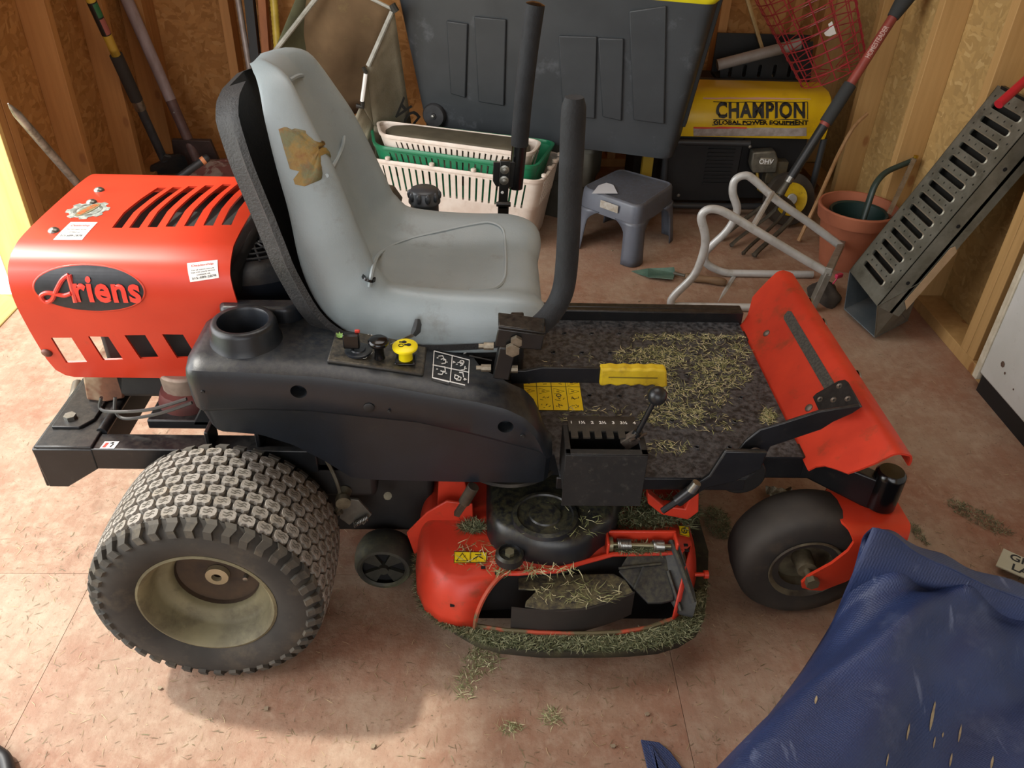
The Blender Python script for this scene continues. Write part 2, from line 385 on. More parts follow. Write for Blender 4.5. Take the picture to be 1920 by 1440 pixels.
# ground outside the door
g = B(); g.grid([[(-8+(.43*k*.5), -3+j*.5, -.13+.01*math.sin(k*3+j*2)) for j in range(20)] for k in range(30)])
g.to('floor_outside', M('lawn_soil', '8f9a5c', '6f8440', ns=9, rough=.95, dirt='c9b999', da=.4), kind='structure')
def blades(P, n, ln, wd, rng_, flat=.25, jit=1., curl=.3):
    """grass pieces: P() gives a point; each blade is a bent strip of two quads"""
    b = B()
    for i in range(n):
        p = V(P()); a = rng_.uniform(0, 2*PI); l = rng_.uniform(*ln); e = rng_.uniform(-.1, flat)
        d = V((math.cos(a)*math.cos(e), math.sin(a)*math.cos(e), math.sin(e))); s = V((-math.sin(a), math.cos(a), rng_.uniform(-.5, .5))).normalized()*rng_.uniform(*wd)/2
        q = p+d*l*.5+s*rng_.uniform(-1, 1)*6*curl; r = p+d*l+s*rng_.uniform(-1, 1)*8*curl; q.z = max(q.z, p.z)
        if r.z < p.z: r.z = p.z
        v = [b.bm.verts.new(x) for x in (p-s, p+s, q+s, q-s, r)]
        b.bm.faces.new(v[:4]); b.bm.faces.new([v[3], v[2], v[4]])
    return b
def gmat(name, tones):
    m = bpy.data.materials.new(name); m.use_nodes = True; N = m.node_tree.nodes; Lk = m.node_tree.links; p = N['Principled BSDF']; p.inputs['Roughness'].default_value = .6
    g_ = N.new('ShaderNodeNewGeometry'); r = N.new('ShaderNodeValToRGB'); r.color_ramp.interpolation = 'CONSTANT'; e = r.color_ramp.elements
    for i, t in enumerate(tones):
        if i < 2: e[i].color = (*hexc(t), 1); e[i].position = i/len(tones)
        else: x = e.new(i/len(tones)); x.color = (*hexc(t), 1)
    Lk.new(g_.outputs['Random Per Island'], r.inputs[0]); Lk.new(r.outputs[0], p.inputs['Base Color']); return m
GD = gmat('dry_grass', ['a5a578', '87895c', 'c2bd92', '747a4c', '969a68', 'd0caa2', '6a7048'])
GG = gmat('cut_grass', ['555a3c', '434a2e', '6c7150', '5a6042', '868968', '393e26', '979a78'])
GF = gmat('floor_grass', ['8d7a58', '75664a', 'a8966e', '5f573a', '6a6a44', 'b39d78'])
GL = gmat('live_grass', ['6f9a35', '88b048', '54802a', 'a3c060', '447022'])
r1 = random.Random(11)
blades(lambda: (r1.uniform(-2.6, NX-.2), r1.uniform(1.3, 3.6), -.13), 6000, (.05, .2), (.006, .016), r1, flat=1.4).to('lawn', GL, smooth=0, label='bright green grass and weeds growing outside the doorway at left', cat='grass', kind='stuff', fixn=False)
# far hedge outside so that the doorway does not show bare sky
def hed():
    while True:
        z = r1.uniform(0, 1.1)
        return (r1.uniform(-4.2, -3.6), r1.uniform(1.0, 5.2), z-.1)
blades(hed, 5000, (.06, .16), (.02, .05), r1, flat=1.3).to('hedge', GL, smooth=0, label='leafy green hedge beyond the lawn outside the doorway', cat='hedge', kind='stuff', fixn=False)
# ================================================================ riding mower
CY = 1.375
mo = thing('riding_mower', 'orange-red zero-turn riding mower with grey seat, standing in the middle of the shed floor', 'mower', (0, CY, 0))
def bolt(b, p, ax, r=.009, h=.006, dome=False):
    p = V(p); ax = V(ax).normalized()
    if dome: b.lathe([(r, 0), (r*.95, h*.4), (r*.6, h*.85), (.0003, h)], p, ax, 14)
    else: b.tube([p, p+ax*h], r, 6)
    return b
def cutwith(o, cutters):
    """carve real holes, then drop the cutters"""
    for c in cutters:
        md = o.modifiers.new('cut', 'BOOLEAN'); md.operation = 'DIFFERENCE'; md.object = c; md.solver = 'EXACT'
    dg = bpy.context.evaluated_depsgraph_get(); dg.update()
    me = bpy.data.meshes.new_from_object(o.evaluated_get(dg)); old = o.data; o.modifiers.clear(); o.data = me; bpy.data.meshes.remove(old)
    for c in cutters: bpy.data.objects.remove(c)
# ---- wheels
def rear_wheel(cx, cy, cz, root_name='rear_wheel'):
    w_ = thing(root_name, '', '', (cx, cy, cz)); del w_['label']; del w_['category']; w_.parent = mo; w_.location = V((cx, cy, cz))-wl(mo)
    def remap(b_):
        for v_ in b_.bm.verts:
            dx_, dy_, dz_ = v_.co.x-cx, v_.co.y-cy, v_.co.z-cz; r_ = math.hypot(dx_, dz_)
            if r_ > 1e-5: r2_ = r_ if r_ < .116 else .116+(r_-.116)*.737; v_.co.x = cx+dx_/r_*r2_; v_.co.z = cz+dz_/r_*r2_
            v_.co.y = cy+dy_*.86
    b = B(); prof = [(.112, -.104), (.118, -.112), (.14, -.122), (.165, -.125), (.188, -.122), (.203, -.114), (.211, -.100), (.2165, -.075), (.220, -.03), (.221, 0)]
    prof = prof+[(r, -h) for r, h in prof[-2::-1]]
    b.lathe(prof, (cx, cy, cz), (0, 1, 0), 72); remap(b); tire = b.to('tire', RUB, w_, smooth=60)
    # tread: wavy hexagonal blocks in staggered rows, bars on the shoulders
    b = B(); n = 40
    def onr(a, y, d):
        t = abs(y)/.118; r = .221-.012*t**2.6+d
        return (cx+r*math.sin(a), cy+y, cz+r*math.cos(a))
    rows = [-.084, -.056, -.028, 0, .028, .056, .084]
    shp = [(-.42, -.30), (-.22, -.46), (.02, -.36), (.22, -.48), (.43, -.30), (.46, 0), (.42, .32), (.22, .48), (-.02, .38), (-.22, .46), (-.43, .30), (-.46, 0)]
    da = 2*PI/n
    for ri, y in enumerate(rows):
        for k in range(n):
            a = (k+.5*(ri % 2))*da
            R0 = [onr(a+px_*da*1.0, y+py_*.0262, -.001) for px_, py_ in shp]; R1 = [onr(a+px_*da*.9, y+py_*.0238, .0080) for px_, py_ in shp]
            A = [b.bm.verts.new(V(p)) for p in R0]; Q = [b.bm.verts.new(V(p)) for p in R1]; b.bm.faces.new(Q)
            for i in range(12): b.bm.faces.new([A[i], A[(i+1) % 12], Q[(i+1) % 12], Q[i]])
    remap(b); b.to('tread', M('tread_rubber', '8d8880', '78736a', ns=30, rough=.9, dirt='9d9382', da=.3, ds=30, bump=.4, bs=150), w_, smooth=25, kind='stuff')
    b = B()
    for ri, y in enumerate(rows):
        for k in range(n):
            a = (k+.5*(ri % 2))*da; zz4 = [(-.26, -.10), (-.08, -.16), (.06, .02), (.20, -.06)]; w4 = .05
            for oy in (0, .22):
                Z4 = [(b.bm.verts.new(V(onr(a+px_*da, y+(py_+oy-w4)*.0262, .0084))), b.bm.verts.new(V(onr(a+px_*da, y+(py_+oy+w4)*.0262, .0084)))) for px_, py_ in zz4]
                for i in range(3): b.bm.faces.new([Z4[i][0], Z4[i+1][0], Z4[i+1][1], Z4[i][1]])
    remap(b); b.to('tread_sipe', M('sipe_dark', '57534a', rough=.95), w_, smooth=0, kind='stuff', fixn=False)
    b = B()
    for sgn in (-1, 1):
        for k in range(n):
            a = (k+.25)*da; P = []
            for (aa, y, r) in ((-.30, .100, .2195), (.32, .100, .2195), (.42, .110, .2165), (.20, .1215, .204), (.34, .1262, .188), (-.14, .1262, .188), (-.26, .1215, .204), (-.12, .110, .2165)):
                P.append((aa, y, r))
            o_ = [b.bm.verts.new(V((cx+(r+.002)*math.sin(a+aa*da), cy+sgn*(y+.001), cz+(r+.002)*math.cos(a+aa*da)))) for aa, y, r in P]
            i_ = [b.bm.verts.new(V((cx+(r-.008)*math.sin(a+aa*da), cy+sgn*(y-.008), cz+(r-.008)*math.cos(a+aa*da)))) for aa, y, r in P]
            for q in ((0, 1, 2, 7), (7, 2, 3, 6), (6, 3, 4, 5)): b.bm.faces.new([o_[t] for t in q])
            for i in range(8): b.bm.faces.new([o_[i], o_[(i+1) % 8], i_[(i+1) % 8], i_[i]])
    remap(b); b.to('shoulder_lugs', M('lug_rubber', '3c3a35', '4a463e', ns=14, rough=.85, dirt='6e6554', da=.4, ds=20), w_, smooth=25, kind='stuff')
    b = B(); prof = [(.116, -.107), (.1165, -.112), (.112, -.114), (.107, -.108), (.105, -.100), (.101, -.094), (.099, -.070), (.092, -.060), (.080, -.056), (.074, -.048), (.072, -.026), (.0005, -.026)]
    b.lathe(prof[:-1], (cx, cy, cz), (0, 1, 0), 56)
    b.lathe([(.116, .107), (.112, .112), (.104, .104), (.094, .085), (.085, .06), (.078, 0)], (cx, cy, cz), (0, 1, 0), 40)
    remap(b); rim = b.to('rim', M('rim_cream', '7d775a', '655f47', ns=9, rough=.65, dirt='423c2c', da=.55, ds=14), w_, smooth=50)
    b = B(); b.lathe([(.0725, -.040), (.072, -.030), (.0005, -.028)], (cx, cy, cz), (0, 1, 0), 40); remap(b); b.to('rim_disc', M('rim_rust_shade', '4a3a2a', '2e2620', ns=12, rough=.8), rim)  # rusty brown disc, its colour also darkened for shade deep in the rim
    b = B(); b.lathe([(.020, -.026), (.020, -.036), (.009, -.038), (.0085, -.029)], (cx, cy, cz), (0, 1, 0), 20)
    b.to('hub', M('hub_metal', 'a89c80', rough=.5, metal=.5), rim)
    b = B(); b.lathe([(.0045, -.028), (.0045, -.036), (.0003, -.037)], (cx+.048, cy, cz-.006), (0, 1, 0), 10); b.to('valve_stem', STEEL, rim)
    return w_
def copytree(o, parent=None, dl=(0, 0, 0), rz=0):
    c = o.copy(); COL.objects.link(c); c.parent = parent; WL[c.name] = wl(o)+V(dl)
    c.location = o.location+V(dl); c.rotation_euler.z += rz
    for ch in list(o.children): copytree(ch, c)
    return c
RW = rear_wheel(-.462, 1.015, .2)
copytree(RW, mo, (0, .72, 0), PI)
# ---- frame
b = B()
for y0, y1 in ((1.14, 1.185), (1.565, 1.61)):
    b.bx(-.795, -.05, y0, y1, .305, .352)
    b.prism([(-.806, y0-.0015, .3515), (-.800, y0-.0015, .262), (-.765, y0-.0015, .262), (-.700, y0-.0015, .306), (-.700, y0-.0015, .3515)], (0, .0045, 0))
b.bx(-.806, -.80, 1.14, 1.61, .262, .352); b.bx(-.80, -.70, 1.14, 1.61, .352, .357)
b.bx(-.705, -.70, 1.185, 1.565, .275, .352)
fr = b.to('frame', BLK, mo, bevel=.003)
b = B(); b.prism([(-.79, 1.19, .357), (-.79, 1.56, .357), (-.735, 1.56, .357), (-.722, 1.53, .357), (-.722, 1.215, .357), (-.74, 1.19, .357)], (0, 0, .006)); b.to('bumper_plate', BLK, fr, bevel=.0015)
b = B(); b.tube([(-.70, 1.186, .353), (-.70, 1.56, .353)], .010, 10); b.to('cross_tube', BLK, fr)
b = B(); bolt(b, (-.765, 1.215, .363), (0, 0, 1), .011, .008); b.to('bolt', STEEL, fr)
b = B(); bolt(b, (-.765, 1.37, .3635), (0, 0, 1), .007, .0005); b.to('bolt_hole', HOLE, fr)
b = B(); b.prism([U(187, 841, z=.3525), U(214, 841, z=.3525), U(224, 828, z=.3525), U(197, 828, z=.3525)], (0, 0, .0006)); tg = b.to('warning_decal', WHT, fr, smooth=0)
b = B(); b.prism([U(191, 839, z=.3532), U(197, 839, z=.3532), U(205, 830, z=.3532), U(199, 830, z=.3532)], (0, 0, .0003)); b.to('red_marking', REDI, fr, smooth=0)
b = B(); b.tube([U(206, 838, z=.3535), U(213, 832, z=.3535), U(207, 831, z=.3535), U(214, 829, z=.3535)], .0011, 5); b.to('black_marking', INK, fr)
b = B()
for u, v in ((395, 815), (492, 838)): 
    p = U(u, v, y=1.16); b.bx(p.x-.004, p.x+.004, 1.14, 1.185, .352, .392)
b.bx(-.45, -.30, 1.13, 1.145, .31, .36)
b.to('bracket', BLK, fr, bevel=.002)
# ---- engine under the hood
b = B()
b.bx(-.70, -.44, 1.27, 1.56, .37, .60); b.bx(-.72, -.425, 1.25, 1.60, .60, .655); b.to('engine_block', M('engine_black', '1c1b1a', '2a2723', ns=12, rough=.7), mo, bevel=.012)
b = B(); P0 = V((-.435, 1.40, .50))
b.lathe([(.13, .06), (.13, .135), (.11, .155), (.085, .16)], (-.435, 1.40, .48), (0, 0, 1), 40); eng = b.to('blower_housing', BLKP, mo)
b = B()
for r in (.02, .04, .06, .08): b.tube([(P0.x+r*math.cos(a*PI/12), P0.y+r*math.sin(a*PI/12), .642) for a in range(24)], .0022, 5, loop=True)
for a in range(16): b.cyl((P0.x+.015*math.cos(a*PI/8), P0.y+.015*math.sin(a*PI/8), .642), (P0.x+.088*math.cos(a*PI/8), P0.y+.088*math.sin(a*PI/8), .64), .0022, n=5)
b.to('fan_screen', M('screen_black', '3a3a3a', rough=.5), eng)
b = B(); b.lathe([(.085, 0), (.085, .003), (.0005, .003)], (-.435, 1.40, .62), (0, 0, 1), 24); b.to('fan', HOLE, eng)
b = B(); p = U(185, 725, y=1.27)
b.prism([U(153, 700, y=1.27), U(162, 750, y=1.27), U(198, 755, y=1.27), U(232, 748, y=1.27), U(232, 700, y=1.27)], (0, .14, 0))
b.to('muffler_guard', M('rusty_cream', '9c8a70', '6e4630', ns=8, nf=.8, rough=.75, dirt='3e2416', da=.5, ds=10), mo, bevel=.004)
b = B(); b.cyl((-.56, 1.28, .44), (-.56, 1.28, .36), .05, .045, 20); b.cyl((-.50, 1.30, .46), (-.50, 1.24, .44), .035, n=16)
b.box((-.53, 1.31, .42), (.12, .07, .1)); b.to('cylinder', M('cast_alloy', '8d7c6e', '5e4c42', ns=14, rough=.6, metal=.3, dirt='32221a', da=.5), mo, bevel=.005)
b = B(); b.lathe([(.052, .0), (.058, .03), (.05, .055), (.03, .06)], (-.56, 1.27, .345), (0, 0, 1), 20); b.to('oil_filter', M('red_brown', '5e2a26', '43201c', ns=10, rough=.5), mo)
b = B()
b.tube(smoothpath([U(190, 745, y=1.22), U(188, 765, y=1.22), U(210, 772, y=1.2), U(280, 768, y=1.18), U(350, 748, y=1.18)]), .0032, 6)
b.tube(smoothpath([U(216, 745, y=1.22), U(217, 772, y=1.21), U(238, 785, y=1.2), U(300, 775, y=1.18), U(360, 755, y=1.18)]), .0032, 6)
b.to('cable', M('cable_grey', '3c3b38', rough=.5), mo)
b = B(); b.bx(-.62, -.45, 1.2, 1.55, .352, .372); b.prism([(-.54, 1.20, .36), (-.45, 1.20, .36), (-.42, 1.20, .43), (-.50, 1.20, .43)], (0, .3, 0)); b.to('engine_plate', BLK, mo, bevel=.003)
b = B(); b.tube(smoothpath([U(146, 720, y=1.5), U(140, 745, y=1.45), U(130, 765, y=1.45)]), .012, 10); b.to('exhaust_pipe', M('pipe', '6e665a', rough=.5, metal=.6), mo)
# ---- hood
HP = smoothpath([V((0, y, z)) for y, z in ((1.247, .434), (1.228, .50), (1.212, .565), (1.203, .625), (1.215, .668), (1.25, .690), (1.30, .698), (1.42, .700), (1.54, .698), (1.59, .690), (1.625, .668), (1.637, .625), (1.628, .565), (1.612, .50), (1.593, .434))], 8)
HS = [0]
for a, c in zip(HP, HP[1:]): HS.append(HS[-1]+(c-a).length)
def hp(s):
    for i in range(len(HS)-1):
        if s <= HS[i+1] or i == len(HS)-2:
            t = (s-HS[i])/(HS[i+1]-HS[i]); p = HP[i].lerp(HP[i+1], t); d = (HP[i+1]-HP[i]).normalized(); return p, V((0, -d.z, d.y))
def hood(x, s, d=0):
    p, n = hp(s); return V((x, p.y, p.z))-n*d
def hinv(u, v):
    best = None
    for i in range(500):
        s = HS[-1]*i/499*.62; p, n = hp(s); q = U(u, v, y=p.y)
        e = abs(q.z-p.z)
        if best is None or e < best[0]-1e-4:
            if best and best[0] < .002 and e > best[0]*.5: continue
            best = (e, q.x, s)
    return best[1], best[2]
L = HS[-1]; xl = -.782
outer = [(xl, .05), (xl+.004, .02), (xl+.016, .005), (xl+.03, 0), (-.42, 0), (-.405, .10), (-.41, .16), (-.422, .24), (-.425, .30), (-.425, L-.30), (-.42, L-.24), (-.41, L-.16), (-.405, L-.1), (-.42, L), (xl+.03, L), (xl+.01, L-.01), (xl, L-.05)]
holes = []
for u0, v0, u1, v1 in ((220, 430, 304, 352), (252, 430, 333, 351), (286, 429, 362, 349), (320, 428, 394, 347), (355, 427, 426, 345), (391, 426, 455, 343), (425, 425, 487, 342)):
    a = U(u0, v0, z=.696); c = U(u1, v1, z=.699); sa = hinv(u0, v0)[1]
    # slots bow slightly towards the rear
    m_ = ((a.x+c.x)/2-.008, (a.y+c.y)/2)
    def y2s(y): 
        for i in range(len(HP)-1):
            if HP[i].z > .68 and HP[i].y <= y <= HP[i+1].y: return HS[i]+(y-HP[i].y)/(HP[i+1].y-HP[i].y)*(HS[i+1]-HS[i])
        return sa
    path = [(a.x, y2s(a.y)), (m_[0]*.5+a.x*.5-.003, y2s(a.y*.65+c.y*.35)), (m_[0], y2s((a.y+c.y)/2)), (m_[0]*.5+c.x*.5-.003, y2s(a.y*.3+c.y*.7)), (c.x, y2s(c.y))]
    hw = .0085; h_ = [(x-hw, s) for x, s in path]+[(x+hw, s) for x, s in path[::-1]]
    if h_[-1][0] < -.43: holes.append(h_)
for q in (((95, 633), (134, 633), (163, 678), (124, 680)), ((165, 631), (203, 631), (231, 674), (193, 675)), ((233, 628), (272, 628), (299, 672), (263, 673)), ((304, 627), (343, 627), (370, 671), (332, 671))):
    holes.append([hinv(*p) for p in q])
b = B(); b.sheet(outer, holes, hood, cu=[xl+i*.06 for i in range(1, 6)], cv=[s for s in HS[1:-1]], thick=.004)
hd = b.to('hood', RED, mo, smooth=30)
def onhood(u0, v0):
    return hinv(u0, v0)
def hoodmap(cx, cs, sx=1, ss=1, rot=0, sh=0):
    c_, s_ = math.cos(rot), math.sin(rot)
    return lambda x, y, d: hood(cx+(x*c_-y*s_)*sx+sh*y, cs+(x*s_+y*c_)*ss, d)
e0, e1, e2, e3 = hinv(64, 541), hinv(270, 538), hinv(166, 497), hinv(166, 583)
ecx, ecs, erx, ers = (e0[0]+e1[0])/2, (e2[1]+e3[1])/2, (e1[0]-e0[0])/2, abs(e2[1]-e3[1])/2
sr = .99
b = B(); b.sheet([(ecx+erx*math.cos(t*PI/24), ecs+ers*math.sin(t*PI/24)) for t in range(48)], [], lambda x, s, d: hood(x, s, -.0012+d), cu=[ecx+i*.02 for i in range(-3, 4)], cv=HS[1:-1], thick=.0012)
em = b.to('logo_plate', M('decal_black', '23262b', '2c2f34', ns=60, rough=.35), hd, smooth=30)
b = B(); rg = []
for t in range(56):
    a = t*2*PI/56; rg.append([hood(ecx+(erx+k)*math.cos(a), ecs+(ers+k)*math.sin(a), -dd) for k, dd in ((.0025, 0), (.0005, .002), (-.0015, .001))])
b.rings(rg, closed=False, loop=True); b.to('logo_border', RED, hd, smooth=180)
RL = M('logo_red', 'e0453a', rough=.25, coat=.5)
tb = text_bm('riens', .066, hoodmap(ecx+.028, ecs-.001, 1, .95), .0030, bold=.0020, xs=.80, spacing=1.06)
tb.to('lettering', RL, hd, smooth=0)
b = B()
def lp(pts, w_=.0045):
    P = smoothpath([hood(ecx+x, ecs+s, -.0026) for x, s in pts], 5); b.tube(P, w_, 8, flat=(1, 1))
lp([(-.026, -.022), (-.029, .024)]); lp([(-.029, .024), (-.040, .016), (-.053, -.002), (-.064, -.018), (-.076, -.022), (-.080, -.012), (-.070, -.006), (-.055, -.008), (-.042, -.010), (-.030, -.006)], .0038)
b.to('lettering', RL, hd)
b = B()
for u, v in ((186, 357), (172, 380), (101, 433)): x, s = hinv(u, v); p, n = hood(x, s), hp(s)[1]; bolt(b, p, n, .0095, .006, True)
b.to('bolt', STEEL, hd)
b = B(); x, s = hinv(88, 661); bolt(b, hood(x, s), hp(s)[1], .0095, .006, True); b.to('bolt', M('dull_bolt', '6e4a40', rough=.5, metal=.4), hd)
# gear shaped sticker with its darker ring and an orange badge
gx, gs = hinv(165, 394); G = []
for i in range(72):
    a = i*PI/36; r = 1.0+(.11 if (i % 9) < 5 else -.07); G.append((gx+.033*r*math.cos(a), gs+.036*r*math.sin(a)))
def flatdec(pts, off, m_, nm, holes_=()):
    bb = B(); bb.sheet(pts, list(holes_), lambda x, s, d: hood(x, s, -off+d), cv=[s for s in HS if True][1:-1], thick=.0004); return bb.to(nm, m_, hd, smooth=0)
flatdec(G, .0006, M('sticker_silver', 'a9ada6', '7f8780', ns=90, nf=.8, rough=.4), 'gear_sticker')
flatdec([(gx+.024*math.cos(i*PI/16), gs+.026*math.sin(i*PI/16)) for i in range(32)], .0010, M('sticker_ring', '55584f', '8e9088', ns=80, nf=.7), 'sticker_ring', [[(gx+.019*math.cos(i*PI/12), gs+.021*math.sin(i*PI/12)) for i in range(24)]])
flatdec([(gx+.030*math.cos(i*PI/12)*math.cos(1.25)-.010*math.sin(i*PI/12)*math.sin(1.25), gs+.030*math.cos(i*PI/12)*math.sin(1.25)+.010*math.sin(i*PI/12)*math.cos(1.25)) for i in range(24)], .0014, M('badge_tan', '8d7a55', '6f6a4c', ns=90), 'sticker_badge')
text_bm('SCAG', .017, hoodmap(gx, gs, rot=1.25), .0018, bold=.0006).to('lettering', M('orange_print', 'd9622c', rough=.5), hd, smooth=0) if False else text_bm('SERVICE', .0125, hoodmap(gx, gs, rot=1.25), .0018, bold=.0005).to('lettering', M('orange_print', 'd9622c', rough=.5), hd, smooth=0)
# white service stickers with rows of small print
def sticker(corners, lines, nm):
    q = [hinv(*c) for c in corners]   # bl, br, tr, tl
    flatdec(q, .0007, M('sticker_white', 'e9e7e2', rough=.45), nm)
    def mp(x, y, d=0):
        a = [q[0][k]*(1-x)*(1-y)+q[1][k]*x*(1-y)+q[2][k]*x*y+q[3][k]*(1-x)*y for k in (0, 1)]; return hood(a[0], a[1], -.0013)
    for (ln, y, sz, m_) in lines: text_bm(ln, sz, lambda x, yy, d: mp(.5+x, y+yy*1.0), 0, bold=.0015).to('small_print', m_, hd, smooth=0)
sticker(((357, 529), (411, 521), (408, 487), (351, 494)), (('Dealership', .80, .17, REDI), ('For all season storage', .56, .085, INK), ('free with yearly service', .44, .085, INK), ('contact us', .31, .11, INK), ('315-689-2878', .15, .15, INK)), 'service_sticker')
sticker(((100, 450), (154, 450), (183, 417), (133, 417)), (('Dealership', .78, .16, REDI), ('free with yearly service', .55, .075, INK), ('contact us', .4, .1, INK), ('315-689-2878', .2, .14, INK)), 'service_sticker')
# ---- seat
SP = smoothpath([V((x, 0, z)) for x, z in ((-.332, .985), (-.322, .955), (-.298, .88), (-.268, .79), (-.246, .71), (-.222, .650), (-.175, .616), (-.10, .607), (-.02, .608), (.045, .612), (.083, .605), (.102, .580), (.098, .552))], 6)
SW = [(0, .030), (.03, .068), (.07, .098), (.12, .124), (.2, .156), (.3, .183), (.42, .200), (.55, .208), (.75, .212), (.88, .205), (.95, .19), (1, .165)]
SB = [(0, .0), (.08, .02), (.2, .040), (.34, .05), (.44, .05), (.52, .040), (.7, .030), (.85, .02), (.93, .008), (1, 0)]
ns_ = len(SP)
def seat(t, q, off=0):
    f = t*(ns_-1); i = min(int(f), ns_-2); p = SP[i].lerp(SP[i+1], f-i)
    d = (SP[min(i+2, ns_-1)]-SP[max(i-1, 0)]).normalized(); n = V((-d.z, 0, d.x)); n = V((d.z*-1, 0, d.x))
    w_ = interp(SW, t); hb = interp(SB, t); aq = abs(q)
    sm = max(0, min(1, (aq-.35)/.40)); sm = sm*sm*(3-2*sm)
    rl = max(0, (aq-.80)/.20); h = hb*sm*(1-rl**2)-(.052 if t > .35 else .008+.044*t/.35)*(1-math.sqrt(max(0, 1-rl**2)))
    if t < .10: h -= .030*(1-t/.10)**2
    return V((p.x, CY+w_*math.copysign(aq**.92, q), p.z))+n*(h+off)
ts = [i/64 for i in range(65)]; qs = [-1+2*j/44 for j in range(45)]
b = B(); b.grid([[seat(t, q) for q in qs] for t in ts])
# underside: close the shell with a second skin set back from the first
b.grid([[seat(t, q*.985, -.03*min(1, .35+t*2)) for q in qs[::-1]] for t in ts])
b.grid([[seat(t, -1), seat(t, -.985, -.03*min(1, .35+t*2))] for t in ts]); b.grid([[seat(t, .985, -.03*min(1, .35+t*2)), seat(t, 1)] for t in ts])
b.grid([[seat(0, q), seat(0, q*.985, -.0105)] for q in qs]); b.grid([[seat(1, q*.985, -.03), seat(1, q)] for q in qs])
bmesh.ops.remove_doubles(b.bm, verts=b.bm.verts[:], dist=.0015)
SEAT = M('grey_vinyl', '8a9699', '949fa2', ns=5, rough=.42, bump=.12, bs=350, dirt='6a6a5e', da=.16, ds=14)
st = b.to('seat', SEAT, mo, smooth=60)
_g = [(t/160, q/60) for t in range(161) for q in range(-59, 60)]
_gp = []
for t, q in _g:
    p = seat(t, q)-EYE; z_ = p.dot(fw); _gp.append((960+F*p.dot(rt)/z_, 720+F*p.dot(dn)/z_, z_))
def sinv(u, v):
    c = [(z_, i) for i, (a, b_, z_) in enumerate(_gp) if (a-u)**2+(b_-v)**2 < 50]
    if not c: c = [((a-u)**2+(b_-v)**2, i) for i, (a, b_, z_) in enumerate(_gp)]; return _g[min(c)[1]]
    zm = min(c)[0]; c = [((_gp[i][0]-u)**2+(_gp[i][1]-v)**2, i) for z_, i in c if z_ < zm+.06]; return _g[min(c)[1]]
# torn patch showing the foam
tp = [(523, 241), (535, 237), (545, 244), (556, 240), (567, 245), (575, 258), (586, 268), (594, 285), (602, 300), (607, 318), (600, 335), (588, 344), (575, 341), (565, 347), (560, 338), (553, 330), (556, 322), (545, 315), (536, 303), (531, 285), (527, 268), (521, 252)]
tq = [sinv(*p) for p in tp]; b = B(); r2 = random.Random(3)
cq = (sum(t for t, q in tq)/len(tq), sum(q for t, q in tq)/len(tq))
rgs = []
for k, (f_, off) in enumerate(((1.04, .0008), (1.0, .0030), (.85, .0028), (.65, .0034), (.45, .0030), (.22, .0036), (.02, .0030))):
    rgs.append([seat(cq[0]+(t-cq[0])*f_, cq[1]+(q-cq[1])*f_, off+(.0016*math.sin(t*260+k) if 1 < k < 6 else 0)) for t, q in tq])
b.rings(rgs, True, False); b.to('torn_patch', M('old_foam', '8a7038', '6b6a48', ns=28, nf=.8, rough=.55, dirt='7c4a22', da=.5, ds=45, bump=.5, bs=60), st, smooth=180, label='torn patch showing yellow-brown foam')
# moulded seams
SEAM = M('vinyl_seam', '98a3a6', rough=.4)
for pl in ([(692, 535), (700, 500), (716, 474), (760, 452), (830, 432), (900, 420), (925, 419), (940, 430), (948, 455), (949, 500), (944, 525), (925, 540), (880, 546)], [(700, 500), (694, 530)], [(543, 150), (565, 140), (600, 150), (632, 200), (646, 260), (630, 300), (612, 330)]):
    P = [seat(*sinv(*p), .0002) for p in pl]; b = B(); b.tube(smoothpath(P, 5), .0034, 6); b.to('moulded_seam', SEAM, st)
b = B(); p = seat(*sinv(687, 523), .001); b.lathe([(.012, 0), (.011, .004), (.006, .002), (.005, -.002), (.0003, -.003)], p, (.35, 0, .93), 18); b.to('drain_grommet', BLKG, st)
# black pan behind and beneath the seat
def pan(t, q, off=0):
    f = t*(ns_-1); i = min(int(f), ns_-2); p = SP[i].lerp(SP[i+1], f-i); d = (SP[min(i+2, ns_-1)]-SP[max(i-1, 0)]).normalized(); n = V((-d.z, 0, d.x))
    w_ = interp([(0, .05), (.03, .10), (.08, .145), (.15, .175), (.3, .212), (.75, .212), (.88, .19), (1, .14)], t); gap = interp([(0, .080), (.25, .082), (.42, .074), (.55, .062), (1, .055)], t)
    rl = max(0, (abs(q)-.9)/.1)
    up_ = .030*min(1, rl*1.6) if off == 0 else .030*min(1, rl*1.6)
    return V((p.x, CY+w_*q, p.z))+n*(-gap+up_+off)-V((0, 0, .02*(1-t)))
qp = [-1+2*j/40 for j in range(41)]
b = B(); b.grid([[pan(t, q) for q in qp] for t in ts]); b.grid([[pan(t, q, -.012) for q in qp[::-1]] for t in ts])
b.grid([[pan(t, -1), pan(t, -1, -.012)] for t in ts]); b.grid([[pan(t, 1, -.012), pan(t, 1)] for t in ts])
b.grid([[pan(0, q), pan(0, q, -.012)] for q in qp]); b.grid([[pan(1, q, -.012), pan(1, q)] for q in qp])
bmesh.ops.remove_doubles(b.bm, verts=b.bm.verts[:], dist=.0005)
PANM = M('pan_black', '1a1a1a', '262524', ns=80, rough=.65, bump=.5, bs=260)
b.to('seat_pan', PANM, mo, smooth=50)
b = B(); b.bx(-.30, .07, 1.22, 1.53, .36, .545); b.bx(-.42, -.28, 1.26, 1.50, .36, .50); b.to('seat_base', M('under_black', '0e0e0e', rough=.8), mo, bevel=.01)
